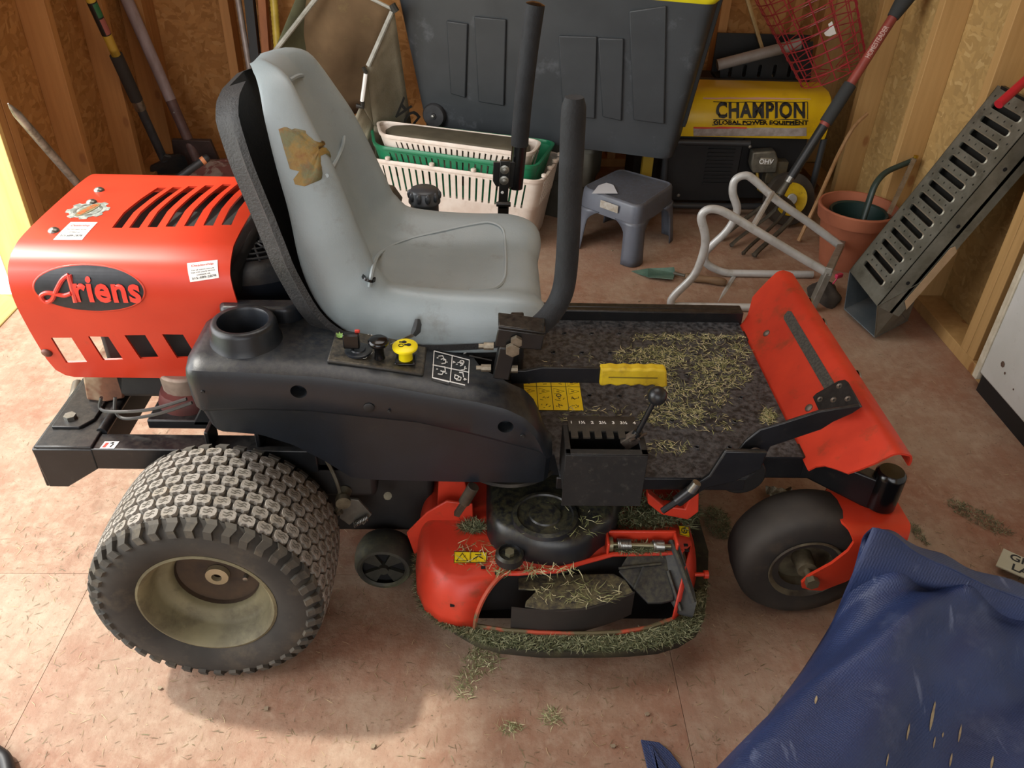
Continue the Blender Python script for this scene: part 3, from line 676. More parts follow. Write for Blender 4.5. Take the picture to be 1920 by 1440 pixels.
# ---- side console
def cx_(tab, ax, val, z=None):
    o_ = []
    for u, v in tab:
        p = U(u, v, **{ax: val}); o_.append((p.x, p.z if ax == 'y' else p.y))
    return sorted(o_)
NT = cx_([(338, 686), (400, 689), (470, 691), (609, 700), (700, 713), (803, 731), (897, 747), (950, 760), (985, 777), (1008, 800), (1024, 840)], 'y', 1.055)
CR = cx_([(345, 750), (370, 776), (402, 772), (480, 771), (580, 774), (700, 787), (780, 795), (882, 817), (984, 843), (1010, 850), (1028, 862)], 'y', 1.05)
BT = cx_([(370, 778), (411, 807), (487, 813), (548, 832), (606, 861), (659, 894), (700, 898), (854, 902), (1029, 904)], 'y', 1.10)
xs0, xs1 = NT[0][0], .117
BB = [(xs0, 1.205), (-.40, 1.212), (-.30, 1.225), (-.25, 1.255), (-.14, 1.262), (-.06, 1.255), (-.03, 1.245), (-.022, 1.18), (-.005, 1.145), (.04, 1.125), (.08, 1.13), (.117, 1.11)]
rg = []; N_ = 70
for i in range(N_+1):
    x = xs0+(xs1-xs0)*i/N_; zt = interp(NT, x); zc = interp(CR, x)-.002; zb = interp(BT, x); yb = interp(BB, x)
    e = min(1, (x-xs0)/.03, (xs1-x)/.03); e = math.sqrt(max(0, 1-(1-e)**2)); ins = .016*(1-e)
    lo = min(zb, zc-.004)
    rg.append([(x, 1.098+ins, lo), (x, 1.072+ins, zc-.010), (x, 1.062+ins, zc-.004), (x, 1.054+ins, zc+.006), (x, 1.050+ins, zt-.022-ins*.3), (x, 1.055+ins, zt-.008-ins*.5), (x, 1.068+ins, zt-ins*.6), (x, 1.09, zt+.004-ins*.6), (x, yb-.012, zt+.006-ins*.6), (x, yb, zt-.004-ins*.6), (x, yb+.004, zt-.03), (x, yb+.004, lo)])
b = B(); b.rings(rg); con = b.to('side_console', BLKP, mo, smooth=35)
zt_ = lambda x: interp(NT, x)+.006
cupc = U(457, 615, z=.61); cupz = .612
cc = V((-.388, 1.135, 0)); cutters = []
def cutter(bb): return bb.to('cut', HOLE, None, smooth=0)
b = B(); b.cyl((cc.x, cc.y, .52), (cc.x, cc.y, .8), .0385, n=40); cutters.append(cutter(b))
for (u, v, r) in ((560, 734, .013), (948, 800, .013)):
    p = U(u, v, y=1.052); b = B(); b.cyl((p.x, 1.03, p.z), (p.x, 1.08, p.z), r, n=24); cutters.append(cutter(b))
cutwith(con, cutters)
for p in con.data.polygons: p.use_smooth = True
con.data.set_sharp_from_angle(angle=math.radians(35))
b = B(); zz = zt_(cc.x)
b.lathe([(.058, -.004), (.054, .006), (.0525, .026), (.050, .032), (.046, .034), (.0405, .033), (.0385, .029), (.038, -.05), (.0372, -.052), (.0005, -.052)], (cc.x, cc.y, zz), (0, 0, 1), 44)
b.to('cup_holder', BLKP, con, smooth=50)
b = B(); b.prism([(-.44, 1.184, zz-.01), (-.33, 1.184, zz-.01), (-.31, 1.20, zz-.01), (-.31, 1.222, zz-.01), (-.45, 1.218, zz-.01)], (0, 0, .036)); b.to('cup_shoulder', BLKP, con, bevel=.008, seg=3)
b = B()
for (u, v, r) in ((380, 735, .003), (692, 765, .009), (730, 772, .003), (980, 818, .004)):
    p = U(u, v, y=1.0505); b.lathe([(r, 0), (r*.8, -.0012), (.0002, -.001)], (p.x, 1.0506, p.z), (0, 1, 0), 14)
b.to('moulding_mark', M('recess_black', '111213', rough=.6), con)
# control panel with its switches
def ct(u, v, dz=0):
    z_ = .56
    for _ in range(6): p = U(u, v, z=z_+dz); z_ = interp(NT, p.x)+.006
    return U(u, v, z=z_+dz)
pl_ = [ct(613, 678), ct(632, 616), ct(803, 636), ct(794, 704)]
b = B(); b.prism([p-V((0, 0, .004)) for p in pl_], (0, 0, .0075)); pn = b.to('control_panel', M('panel_black', '232220', '2c2a26', ns=40, rough=.5, up='8a8068', ua=.3), con, bevel=.003)
zp = .0045
b = B(); c0 = ct(672, 659, zp); b.lathe([(.022, 0), (.022, .003), (.019, .004), (.012, .0035), (.011, .006), (.0003, .006)], c0, (0, 0, 1), 28); b.to('ignition_switch', BLKP, con)
b = B(); p = ct(661, 660, zp); b.box(p+V((0, .0, .022)), (.026, .012, .026)); b.box(p+V((0, 0, .006)), (.006, .004, .018)); b.to('ignition_key', BLKG, con, bevel=.003)
b = B(); b.box(p+V((.010, .004, .037)), (.008, .004, .005)); b.to('red_tip', REDI, con, bevel=.001)
b = B(); p = ct(712, 671, zp); b.lathe([(.009, 0), (.008, .006), (.0075, .020), (.014, .026), (.0165, .030), (.0165, .034), (.013, .037), (.0003, .0375)], p, (0, -.05, 1), 26); b.to('choke_knob', BLKG, con, smooth=50)
b = B(); p = ct(761, 676, zp); b.lathe([(.0115, 0), (.011, .018), (.014, .022), (.0205, .026), (.0205, .029), (.018, .031), (.0003, .0315)], p, (0, -.05, 1), 30); b.to('blade_switch_knob', YEL, con, smooth=50)
b = B(); b.box(p+V((0, 0, .002)), (.034, .030, .004)); b.to('switch_surround', BLKG, con, bevel=.002)
k0 = p+V((0, 0, .0318)); b = B()
for dx, dy, l in ((-.004, .006, .012), (.004, -.002, .01)): b.box(k0+V((dx, dy, 0)), (l, .0035, .0005)); b.lathe([(.004, 0), (.004, .0004), (.0002, .0004)], k0+V((dx+.002, dy, 0)), (0, 0, 1), 8)
b.tube([k0+V((-.006+.004*math.cos(i*PI/5), -.004+.004*math.sin(i*PI/5), 0)) for i in range(10)], .0006, 4, loop=True)
b.to('knob_symbol', INK, con, smooth=0)
b = B(); a0 = ct(733, 648, zp+.01); a1 = ct(778, 626, .035); b.tube([a0, a1], .0045, 4, flat=(1, .35)); b.to('throttle_lever', STEEL, con)
b = B(); b.tube([a1-V((.003, .0, .002)), a1+V((.002, .004, .004)), a1+V((.004, .012, .012)), a1+V((.004, .017, .018))], [.006, .009, .008, .005], 8, flat=(1, .7)); b.to('throttle_grip', M('grip_grey', '353a3d', rough=.5), con)
# white operating symbols printed on the console
b = B(); W = .0009
def seg(*pp): b.tube([ct(u, v, .0012) for u, v in pp], W, 4)
seg((814, 658), (811, 708), (842, 716)); seg((814, 658), (880, 675), (878, 718)); seg((811, 684), (879, 698)); seg((848, 667), (844, 716)); seg((811, 708), (872, 722))
for cu, cv, f in ((828, 674, 1), (827, 695, -1), (864, 686, 1), (861, 706, -1)):
    seg((cu-6, cv-6*f), (cu+2, cv-7*f), (cu+4, cv-2*f), (cu-1, cv)); seg((cu+8, cv+1), (cu+7, cv+7*f), (cu, cv+8*f)); seg((cu-9, cv-3), (cu-6, cv-3)); seg((cu+8, cv+5), (cu+11, cv+5))
for cu, cv in ((837, 647), (862, 657), (866, 679), (856, 707)): b.tube([ct(cu+4*math.cos(i*PI/4), cv+3.4*math.sin(i*PI/4), .0012) for i in range(8)], W, 4, loop=True)
for cu, cv in ((826, 646), (872, 661), (852, 679), (873, 711), (692, 628), (698, 629), (834, 674), (834, 697)): b.tube([ct(cu-2.5, cv, .0012), ct(cu+2.5, cv+.6, .0012)], [.0026, .0004], 5)
for cu, cv in ((687, 652), (693, 661), (683, 669)): b.tube([ct(cu+5*math.cos(i*PI/4), cv+3*math.sin(i*PI/4), .0042) for i in range(8)], .0006, 4, loop=True)
for pp in (((711, 633), (717, 634), (717, 637)), ((722, 636), (730, 635), (733, 640)), ((710, 646), (713, 651)), ((716, 644), (720, 650)), ((722, 646), (725, 652))): seg(*pp)
b.to('symbols', WHT, con)
b = B()
r3 = random.Random(8); wc = ct(638, 632, .004)
for i in range(16):
    a = i*2.4; d = V((math.cos(a), math.sin(a), .4)); s = V((-math.sin(a), math.cos(a), 0))*.0022; l = .006+.005*r3.random()
    b.face([wc, wc+d*l*.5+s, wc+d*l, wc+d*l*.5-s])
b.to('weed_sprig', M('leaf_green', '6f9a4a', '8cb060', ns=100, rough=.6), con, fixn=False, smooth=0)
# far console, fuel tank and cap
b = B(); b.bx(-.42, .08, 1.53, 1.70, .33, .555); b.to('far_console', M('olive_plastic', '4a463c', '3a362e', ns=10, rough=.5), mo, bevel=.02, seg=3)
b = B(); q = [U(684, 352, y=1.62), U(735, 364, y=1.62), U(752, 388, y=1.62), U(684, 388, y=1.62)]; b.prism(q, (0, .05, 0)); b.to('tank_shoulder', M('olive_plastic', ''), mo, bevel=.003)
b = B(); q = [U(700, 361, y=1.618), U(722, 364, y=1.618), U(717, 377, y=1.618), U(700, 373, y=1.618)]; b.prism(q, (0, .0015, 0)); b.to('tank_label', WHT, mo, smooth=0)
fc = U(796, 378, y=1.65); b = B()
b.lathe([(.030, -.03), (.030, 0), (.034, 0), (.034, .004), (.031, .008), (.031, .024), (.027, .029), (.0003, .030)], fc, (0, 0, 1), 36)
for k in range(10): a = k*PI/5; b.ball(fc+V((.030*math.cos(a), .030*math.sin(a), .016)), .0065, 6, (1, 1, 1.7))
b.to('fuel_cap', M('cap_grey', '3c4044', rough=.35), mo, smooth=50)
b = B(); b.lathe([(.024, -.06), (.024, -.002)], fc, (0, 0, 1), 20, caps=True); b.to('tank_neck', M('neck_tan', '9a8048', rough=.6), mo)
# ---- steering levers
def lever_near():
    P = [U(1003, 618, y=1.10), U(1030, 592, y=1.115), U(1050, 560, y=1.125), U(1060, 520, y=1.13), U(1066, 440, y=1.13), U(1070, 330, y=1.13), U(1077, 182, y=1.13)]
    b = B(); P = smoothpath(P, 6); b.tube(P, [.0150]+[.0175]*(len(P)-3)+[.017, .013], 18); l = b.to('control_lever', FOAM, mo, smooth=60)
    b = B(); b.cyl(U(996, 622, y=1.095), U(1006, 614, y=1.10), .0125, n=14); b.to('lever_stub', BLKG, l); return l
lever_near()
P = [U(974, 272, y=1.73), U(980, 200, y=1.73), U(991, 100, y=1.73), U(1004, 8, y=1.73)]
b = B(); b.tube(smoothpath(P, 5), .019, 18); lf = b.to('control_lever', FOAM, mo, smooth=60)
b = B(); b.tube([U(1004, 7.5, y=1.73), U(1004.6, 4, y=1.73)], [.019, .010], 16); b.cyl(U(974, 272, y=1.73), U(966, 352, y=1.73), .0165, n=18); b.to('lever_tube', BLKG, lf)
BR = M('bracket_black', '141414', '1b1a19', ns=30, rough=.3, up='6d675a', ua=.2)
b = B(); q = [U(925, 304, y=1.715), U(968, 304, y=1.715), U(966, 352, y=1.715), U(930, 350, y=1.715), U(924, 340, y=1.715)]; b.prism(q, (0, .006, 0))
q = [U(938, 302, y=1.700), U(957, 302, y=1.700), U(951, 392, y=1.700), U(934, 392, y=1.700)]; b.prism(q, (0, .012, 0)); p = U(944, 383, y=1.70); b.cyl(p+V((-.016, 0, 0)), p+V((.016, 0, 0)), .006, n=8); p.z -= .0; b.bx(p.x-.012, p.x+.012, 1.70, 1.72, .45, p.z)
fb = b.to('lever_bracket', BR, mo, bevel=.0015)
for u, v in ((946, 318), (945, 338)):
    b = B(); p = U(u, v, y=1.698); b.lathe([(.010, 0), (.010, -.002), (.006, -.003), (.006, -.008), (.0002, -.009)], p, (0, 1, 0), 16); b.to('bolt', STEEL, fb)
b = B(); p = U(942, 361, y=1.698); b.lathe([(.0035, 0), (.0002, -.001)], p, (0, 1, 0), 8); b.to('hole', WHT, fb)
# near bracket: channel with upright and two hex bolts
b = B()
q = [U(934, 616, y=1.06), U(1022, 628, y=1.06), U(1015, 657, y=1.06), U(927, 650, y=1.06)]; b.prism(q, (0, .005, 0))
q2 = [U(934, 616, y=1.06), U(1022, 628, y=1.06)]; b.prism([q2[0], q2[1], q2[1]+V((.002, .035, .004)), q2[0]+V((0, .035, .004))], (0, 0, .005))
nb = b.to('lever_bracket', BR, mo, bevel=.002)
b = B(); q = [U(937, 652, y=1.085), U(968, 655, y=1.085), U(954, 714, y=1.085), U(924, 710, y=1.085)]; b.prism(q, (0, .03, 0)); q = [U(958, 598, y=1.09), U(983, 598, y=1.09), U(981, 622, y=1.09), U(957, 622, y=1.09)]; b.prism(q, (0, .022, 0)); b.to('lever_post', BR, mo, bevel=.002)
for u, v, y, r in ((968, 638, 1.058, .0095), (961, 653, 1.056, .0115)):
    b = B(); p = U(u, v, y=y); b.tube([p, p+V((0, -.008, 0))], r, 6); b.to('bolt', M('dirty_bolt', '8a8272', '6a6050', ns=60, rough=.45, metal=.6), nb)
b = B()
for u, v in ((921, 649), (916, 690), (966, 692)): p = U(u, v, y=1.10); b.cyl(p+V((-.012, 0, 0)), p+V((.004, 0, 0)), .0065, n=8); b.cyl(p+V((-.02, 0, 0)), p+V((-.01, 0, 0)), .004, n=8)
b.to('pivot_bolt', M('dirty_bolt', ''), nb)
b = B(); b.tube([U(880, 667, y=1.13), U(922, 676, y=1.13)], .0012, 4); b.tube([U(880, 702, y=1.13), U(926, 706, y=1.13)], .002, 4); b.bx(-.03, .07, 1.145, 1.2, .34, .47); b.to('linkage', M('link_dark', '2a2826', rough=.6), mo)
# parking brake
b = B(); y = 1.165
P = [U(958, 706, y=y), U(985, 706, y=y), U(1015, 702, y=y), U(1125, 703, y=y)]; hh = (.013, .0135, .0155, .0155)
b.rings([[p+V((0, -.003, h)), p+V((0, .003, h)), p+V((0, .003, -h)), p+V((0, -.003, -h))] for p, h in zip(P, hh)]); bkl = b.to('brake_lever', BLK, mo, bevel=.001, label='black flat-bar brake lever')
b = B(); g0 = U(1124, 703, y=y); g1 = U(1246, 704, y=y); top = []; bot = []
for i in range(25):
    t = i/24; p = g0.lerp(g1, t); top.append(p+V((0, 0, .019-.001*math.sin(t*30)-(.004*max(0, (t-.93)/.07))))); bot.append(p+V((.002*t*3, 0, -.0155-.0018*math.sin(t*30)-(.004*t if t > .8 else 0))))
b.prism([q-V((0, .010, 0)) for q in top+bot[::-1]], (0, .02, 0)); gp = b.to('brake_grip', YELG, bkl, bevel=.004, seg=3, label='yellow moulded grip')
b = B(); b.box(((g0+g1)/2+V((0, -.0105, .002))), (.085, .0015, .0022)); b.to('grip_line', M('grip_line_dark', '7a6a1e'), bkl)
# ---- footplate
z0 = .345
def fp(x, y, d): return (x, y, z0-d)
hl = []; xs_ = [.15+.062*i for i in range(7)]
for j, y in enumerate((1.17, 1.25, 1.33, 1.41, 1.49, 1.57)):
    for i, x in enumerate(xs_): hl.append(circ(x+(.03 if j % 2 else 0), y, .0035, 8))
b = B(); b.sheet([(-.02, 1.145), (.13, 1.145), (.135, 1.085), (.47, 1.085), (.49, 1.10), (.49, 1.145), (.592, 1.145), (.592, 1.63), (-.02, 1.63)], hl, fp, thick=.003)
PLM = M('plate_black', '1b1d20', '26292c', ns=14, rough=.4, up='8d9094', ua=.30, dirt='33353a', da=.3, ds=40)
fpl = b.to('footplate', PLM, mo, smooth=30)
b = B()
for h in hl:
    c = V((sum(p[0] for p in h)/8, sum(p[1] for p in h)/8, z0)); b.lathe([(.0065, .0004), (.0045, .0022), (.0036, .001)], c, (0, 0, 1), 8)
b.to('dimple', PLM, fpl)
b = B(); b.bx(-.02, .60, 1.63, 1.648, z0-.035, z0+.026); b.bx(-.02, .60, 1.648, 1.668, z0+.018, z0+.026); b.to('side_rail', BLK, fpl, bevel=.003)
b = B(); b.bx(.13, .47, 1.085, 1.09, z0-.03, z0-.003); b.bx(-.1, .60, 1.15, 1.19, z0-.055, z0-.004); b.bx(-.1, .60, 1.56, 1.60, z0-.055, z0-.004); b.to('side_rail', BLK, fpl, bevel=.002)
# warning decal: two by three yellow cells with black outlines
dc = [U(1000, 770, z=z0), U(1095, 770, z=z0), U(1086, 712, z=z0), U(990, 712, z=z0)]
dx0, dx1, dy0, dy1 = dc[0].x-.02, (dc[1].x+dc[2].x)/2, dc[0].y, dc[2].y
b = B(); b.bx(dx0, dx1, dy0, dy1, z0+.0003, z0+.0009); dd = b.to('safety_decal', YELD, fpl, smooth=0)
b = B(); nx = 4; cw = (dx1-dx0)/nx; ch = (dy1-dy0)/4
for i in range(1, nx): b.bx(dx0+i*cw-.0006, dx0+i*cw+.0006, dy0, dy1, z0+.0008, z0+.0012)
b.bx(dx0, dx1, dy1-ch-.0006, dy1-ch+.0006, z0+.0008, z0+.0012); b.bx(dx0, dx1, dy0, dy0+.001, z0+.0008, z0+.0012); b.bx(dx0, dx1, dy1-.001, dy1, z0+.0008, z0+.0012); b.bx(dx1-.001, dx1, dy0, dy1, z0+.0008, z0+.0012)
r3 = random.Random(5)
for i in range(nx):
    cx = dx0+(i+.5)*cw
    for yy, tri in ((dy1-ch*.5, i == 3), (dy1-ch*1.6, True)):
        if tri: P = [V((cx-cw*.36, yy-ch*.35, z0+.001)), V((cx+cw*.36, yy, z0+.001)), V((cx-cw*.36, yy+ch*.35, z0+.001))]; b.tube(P, .0005, 4, loop=True); b.box((cx-cw*.08, yy, z0+.001), (cw*.2, .002, .0004))
        else:
            for _ in range(4): b.box((cx+r3.uniform(-.2, .2)*cw, yy+r3.uniform(-.2, .2)*ch, z0+.001), (r3.uniform(.003, .008), .0014, .0004), Matrix.Rotation(r3.uniform(0, 3), 3, 'Z'))
    for k in (2.6, 3.5):
        yy = dy1-ch*k
        for _ in range(5): b.box((cx+r3.uniform(-.28, .28)*cw, yy+r3.uniform(-.25, .25)*ch, z0+.001), (r3.uniform(.003, .009), .0013, .0004), Matrix.Rotation(r3.uniform(0, 3), 3, 'Z'))
b.to('decal_symbols', INK, fpl, smooth=0)
# ---- deck height selector
hx0, hx1 = .137, .277; hy0, hy1 = 1.045, 1.125; hz = .428
b = B(); b.bx(hx0, hx1, hy0, hy0+.003, .312, hz); b.bx(hx0, hx0+.003, hy0, hy1, .345, hz); b.bx(hx1-.003, hx1, hy0, hy1, .345, hz); b.bx(hx0, hx1, hy1-.003, hy1, .345, hz)
b.bx(hx0, hx1, hy0, hy0+.014, hz, hz+.003); b.bx(hx0, hx0+.010, hy0, hy1, hz, hz+.003); b.bx(hx1-.012, hx1, hy0, hy1, hz, hz+.003)
b.bx(hx0+.01, hx1-.01, hy0+.008, hy1, .36, .363)
hb_ = b.to('height_box', M('box_black', '131313', '1c1b1a', ns=40, rough=.6, dirt='4a4842', da=.25, ds=90), mo, bevel=.0015)
b = B(); b.bx(hx0+.01, hx1-.01, hy1-.02, hy1+.022, hz+.002, hz+.005)
for i in range(6): x = hx0+.013+i*.0205; b.bx(x, x+.012, hy1-.038, hy1-.02, hz+.002, hz+.005)
gg = b.to('height_gauge', M('gauge_dirty', '3a352c', '27241f', ns=30, rough=.6), hb_, smooth=0)
for i in range(7):
    text_bm(['1', '1½', '2', '2½', '3', '3½', '4'][i], .010, lambda x, y, d: (hx0+.016+i*.0185+x, hy1+.003+y, hz+.0055), 0, bold=.0003).to('number', WHT, hb_, smooth=0)
ball = U(1232, 742, y=1.09); base = U(1192, 818, y=1.09)
b = B(); b.ball(ball, .0165, 14); hl_ = b.to('height_lever', M('knob_black', '1c1e20', rough=.35), mo, smooth=180)
b = B(); b.tube([base+V((-.012, 0, -.03)), base, ball], .0046, 10); b.cyl(base+V((-.004, 0, -.004)), base+V((.003, 0, .01)), .0075, n=10); b.to('lever_rod', BLK, hl_)
b = B(); b.box(base+V((-.008, 0, -.008)), (.03, .014, .02), Matrix.Rotation(-.7, 3, 'Y')); b.cyl(base+V((-.012, -.012, 0)), base+V((.02, .01, -.002)), .0028, n=6); b.to('lever_yoke', M('worn_metal', '4a403a', '6a6258', ns=60, rough=.5, metal=.4), hl_)
# ---- bumper / front kick plate
BPn = [V((0, 0, 0))]; prof = [(.594, .335), (.640, .388), (.684, .437), (.690, .441), (.700, .443), (.714, .440), (.723, .436), (.728, .428), (.731, .418), (.732, .408)]
ps = [0]
for a, c in zip(prof, prof[1:]): ps.append(ps[-1]+math.hypot(c[0]-a[0], c[1]-a[1]))
def bp(s, y, d=0):
    i = max(0, min(len(prof)-2, sum(1 for q in ps[1:-1] if q <= s))); t = (s-ps[i])/(ps[i+1]-ps[i]); a, c = prof[i], prof[i+1]
    dx, dz = c[0]-a[0], c[1]-a[1]; l = math.hypot(dx, dz)
    return V((a[0]+dx*t+dz/l*d, y, a[1]+dz*t-dx/l*d))
sr_ = ps[2]; se = ps[-1]
half = [(0, .255), (.015, .258), (.03, .268), (.045, .29), (.06, .315), (.08, .322), (.11, .330), (sr_, .334), (ps[4], .334), (ps[6], .332), (se, .325)]
out = [(s, CY-h) for s, h in half]+[(s, CY+h) for s, h in half[::-1]]
b = B(); b.sheet(out, [], lambda s, y, d: bp(s, y, d), cu=ps[1:-1], cv=(1.2, 1.5), thick=.004)
bu = b.to('front_kick_plate', REDD, mo, smooth=28)
b = B(); s0, s1 = .098, .120; b.sheet([(s0, 1.24), (s1, 1.235), (s1, 1.545), (s1-.006, 1.555), (s0+.004, 1.55), (s0, 1.54)], [], lambda s, y, d: bp(s, y, -.0012+d), thick=.001)
b.to('grip_tape', M('grit_tape', '3a3833', '4a4740', ns=200, nf=.8, rough=.95), bu)
b = B()
for u, v in ((1438, 625), (1517, 765)):
    best = min(((bp(.005*k, 0).x-U(u, v, z=bp(.005*k, 0).z).x)**2, k) for k in range(28))[1]; s = best*.005; p = bp(s, U(u, v, z=bp(s, 0).z).y); bolt(b, p, (-.75, 0, .66), .0085, .005, True)
b.to('bolt', M('dull_steel', '6e6258', rough=.5, metal=.6), bu)
b = B()
for y in (1.59, 1.50, 1.30): bolt(b, bp(se*.93, y), (1, 0, .15), .012, .006, True)
b.to('bolt', STEEL, bu)
# ---- pedal and its linkage
b = B()
def px3(pts, y, th): b.prism([U(u, v, y=y) for u, v in pts], (0, th, 0))
px3([(1384, 845), (1398, 828), (1425, 806), (1470, 793), (1535, 772), (1612, 760), (1616, 764), (1598, 776), (1562, 792), (1540, 806), (1480, 826), (1445, 838), (1437, 852), (1420, 862), (1395, 860)], 1.10, .006)
pa = b.to('deck_lift_pedal', BLK, mo, bevel=.002)
b = B(); q = [(1523, 744), (1530, 737), (1572, 713), (1584, 711), (1590, 716), (1616, 762), (1536, 773)]
def pdl(u, v):
    # plane of the kick plate, raised a little
    pr = None
    for k in range(200):
        s = -.02+k*.001; i_ = (.594+s*.652+(-.020)); z_ = .335+s*.758+.012; P_ = U(u, v, z=z_)
        e = abs(P_.x-i_)
        if pr is None or e < pr[0]: pr = (e, P_)
    return pr[1]
Q = [pdl(*c) for c in q]; b.prism(Q, V((.75, 0, -.66))*.004); b.to('pedal_pad', BLK, pa, bevel=.002)
b = B()
for u, v in ((1574, 724), (1538, 749), (1563, 750), (1590, 748)): p = pdl(u, v); b.lathe([(.0062, -.0005), (.006, .0015), (.0038, .001), (.0005, -.001)], p, (-.75, 0, .66), 12)
b.to('pad_hole', M('worn_hole', '4c433b', '8a7d70', ns=150, rough=.4, metal=.5), pa)
b = B(); p = U(1415, 848, y=1.096); b.lathe([(.011, 0), (.011, -.003), (.006, -.006), (.0003, -.006)], p, (0, 1, 0), 16); b.to('pivot_bolt', M('dull_steel', ''), pa)
b = B()
px3([(1360, 846), (1440, 848), (1428, 880), (1375, 905), (1330, 915), (1290, 935), (1282, 925), (1330, 893)], 1.075, .01)
b.to('lift_link', BLK, mo, bevel=.003)
b = B(); c = U(1392, 893, y=1.10); b.cyl(c, c+V((0, .03, 0)), .043, n=32); b.to('lift_cam', M('cam_black', '131312', rough=.5), mo, bevel=.003)
b = B(); b.cyl(U(1303, 915, y=1.06), U(1270, 940, y=1.06), .011, n=14); b.tube([U(1276, 935, y=1.06), U(1242, 958, y=1.06)], .006, 8); b.to('lift_rod', BLK, mo)
b = B(); b.cyl(U(1307, 905, y=1.055), U(1296, 920, y=1.055), .008, .009, 12); b.to('lift_nut', STEEL, mo)
# ---- front beams and casters
b = B()
for s_ in (-1, 1):
    yb = CY+s_*.205; yp = CY+s_*.262
    b.rings([[(x, y-.018, z1), (x, y+.018, z1), (x, y+.018, z2), (x, y-.018, z2)] for x, y, z1, z2 in ((.38, yb, .335, .285), (.615, yb, .335, .285), (.68, (yb+yp)/2, .332, .265), (.735, yp, .325, .25))])
b.bx(.60, .63, CY-.2, CY+.2, .285, .33)
b.to('front_beam', BLK, mo, bevel=.004)
def caster():
    cy = CY-.265
    r = thing('caster', '', '', (.745, cy, 0)); del r['label']; del r['category']; r.parent = mo; r.location = V((.745, cy, 0))-wl(mo)
    b = B(); b.lathe([(.0005, .345), (.022, .344), (.027, .338), (.0275, .330), (.0275, .262), (.0005, .262)], (.745, cy, 0), (0, 0, 1), 30); b.to('caster_post', BLKG, r, smooth=40)
    hw, zt2, rr = .074, .258, .03; S = []
    path = [V((0, -hw, .10))]+[V((0, -hw, zt2-rr))]+arc((0, -hw+rr, zt2-rr), rr, 180, 90, 8, (0, 1, 0), (0, 0, 1))[1:]+arc((0, hw-rr, zt2-rr), rr, 90, 0, 8, (0, 1, 0), (0, 0, 1))+[V((0, hw, .10))]
    SS = [0]
    for a, c in zip(path, path[1:]): SS.append(SS[-1]+(c-a).length)
    T_ = SS[-1]
    def fk(x, s, d):
        for i in range(len(SS)-1):
            if s <= SS[i+1] or i == len(SS)-2:
                t = (s-SS[i])/(SS[i+1]-SS[i]); p = path[i].lerp(path[i+1], t); e = (path[i+1]-path[i]).normalized(); n = V((0, -e.z, e.y)); return V((x, cy, 0))+p-n*d
    hlf = [(.628-.0, .006), (.610, .012), (.606, .026), (.615, .044), (.65, .078), (.672, .112), (.677, .135), (.668, .160), (.655, .185), (.652, .21)]
    hrt = [(.650, .004), (.69, .030), (.735, .080), (.772, .130), (.785, .17), (.785, .21)]
    o_ = [(x, s) for x, s in hlf]+[(x, T_-s) for x, s in hlf[::-1]]+[(x, T_-s) for x, s in hrt]+[(x, s) for x, s in hrt[::-1]]
    b = B(); b.sheet(o_, [], fk, cv=SS[1:-1], cu=(.67, .72, .77), thick=.006); b.to('fork', RED, r, smooth=40)
    ax = V((.622, cy, .134))
    b = B(); b.lathe([(.052, -.040), (.075, -.046), (.106, -.0475), (.122, -.046), (.131, -.036), (.1335, -.015), (.1335, .015), (.131, .036), (.122, .046), (.110, .0475), (.075, .046), (.052, .040)], ax, (0, 1, 0), 56); b.to('caster_tire', M('caster_rubber', '2c2926', '3d3832', ns=7, rough=.75, dirt='5a4c3c', da=.3, ds=10), r, smooth=50)
    b = B(); b.lathe([(.0735, -.0475), (.0725, -.052), (.068, -.049), (.060, -.035), (.055, -.015), (.02, -.012), (.018, -.05), (.0005, -.05)], ax, (0, 1, 0), 40); b.to('caster_rim', M('caster_rim_dirty', '6e6650', '3a3024', ns=12, nf=.7, rough=.6), r, smooth=50)
    b = B(); b.cyl(ax+V((0, -.08, -.0)), ax+V((0, .08, 0)), .007, n=10); b.tube([ax+V((0, -.086, 0)), ax+V((0, -.073, 0))], .013, 6); b.to('axle_bolt', M('axle_metal', '6e6752', rough=.5, metal=.5), r)
    return r
cs = caster(); copytree(cs, mo, (0, .53, 0))
# ---- mowing deck
FLp = [(787, 1040), (790, 1082), (800, 1121), (822, 1153), (853, 1185), (893, 1208), (936, 1221), (1016, 1229), (1115, 1229), (1180, 1227), (1233, 1222), (1273, 1210), (1305, 1190), (1320, 1161), (1325, 1097), (1327, 1040)]
fl = [U(u, v, z=.085) for u, v in FLp]; fl = [V((fl[0].x, CY, 0))]+fl+[V((fl[-1].x, CY, 0))]
TP = [(-.098, CY), (-.098, 1.12), (-.098, 1.09), (-.094, 1.05), (-.082, 1.02), (-.060, 1.000), (-.035, .993), (.040, .998), (.065, .998), (.095, 1.002), (.135, 1.004), (.165, 1.018), (.24, 1.045), (.37, 1.050), (.392, 1.07), (.395, 1.09), (.395, 1.12), (.395, CY)]
BP = [(-.13, CY), (-.128, 1.12), (-.128, 1.08), (-.122, 1.03), (-.105, .99), (-.075, .962), (-.045, .952), (-.012, .95), (.04, .94), (.10, .935), (.15, .933), (.20, .933), (.25, .936), (.30, .945), (.35, .965), (.385, 1.0), (.408, 1.05), (.41, CY)]
n_ = len(TP); open_ = set(range(7, 14))
def deckring(k):
    f = V((fl[k].x, fl[k].y, 0)); t_, b_ = TP[k], BP[k]
    o_ = [V((f.x, f.y, .078)), V((f.x, f.y, .094)), V((b_[0], b_[1], .100))]
    for a in range(1, 8):
        an = a*PI/14; o_.append(V((b_[0]+(t_[0]-b_[0])*(1-math.cos(an)), b_[1]+(t_[1]-b_[1])*(1-math.cos(an)), .100+.092*math.sin(an))))
    return o_
near = [deckring(k) for k in range(n_)]
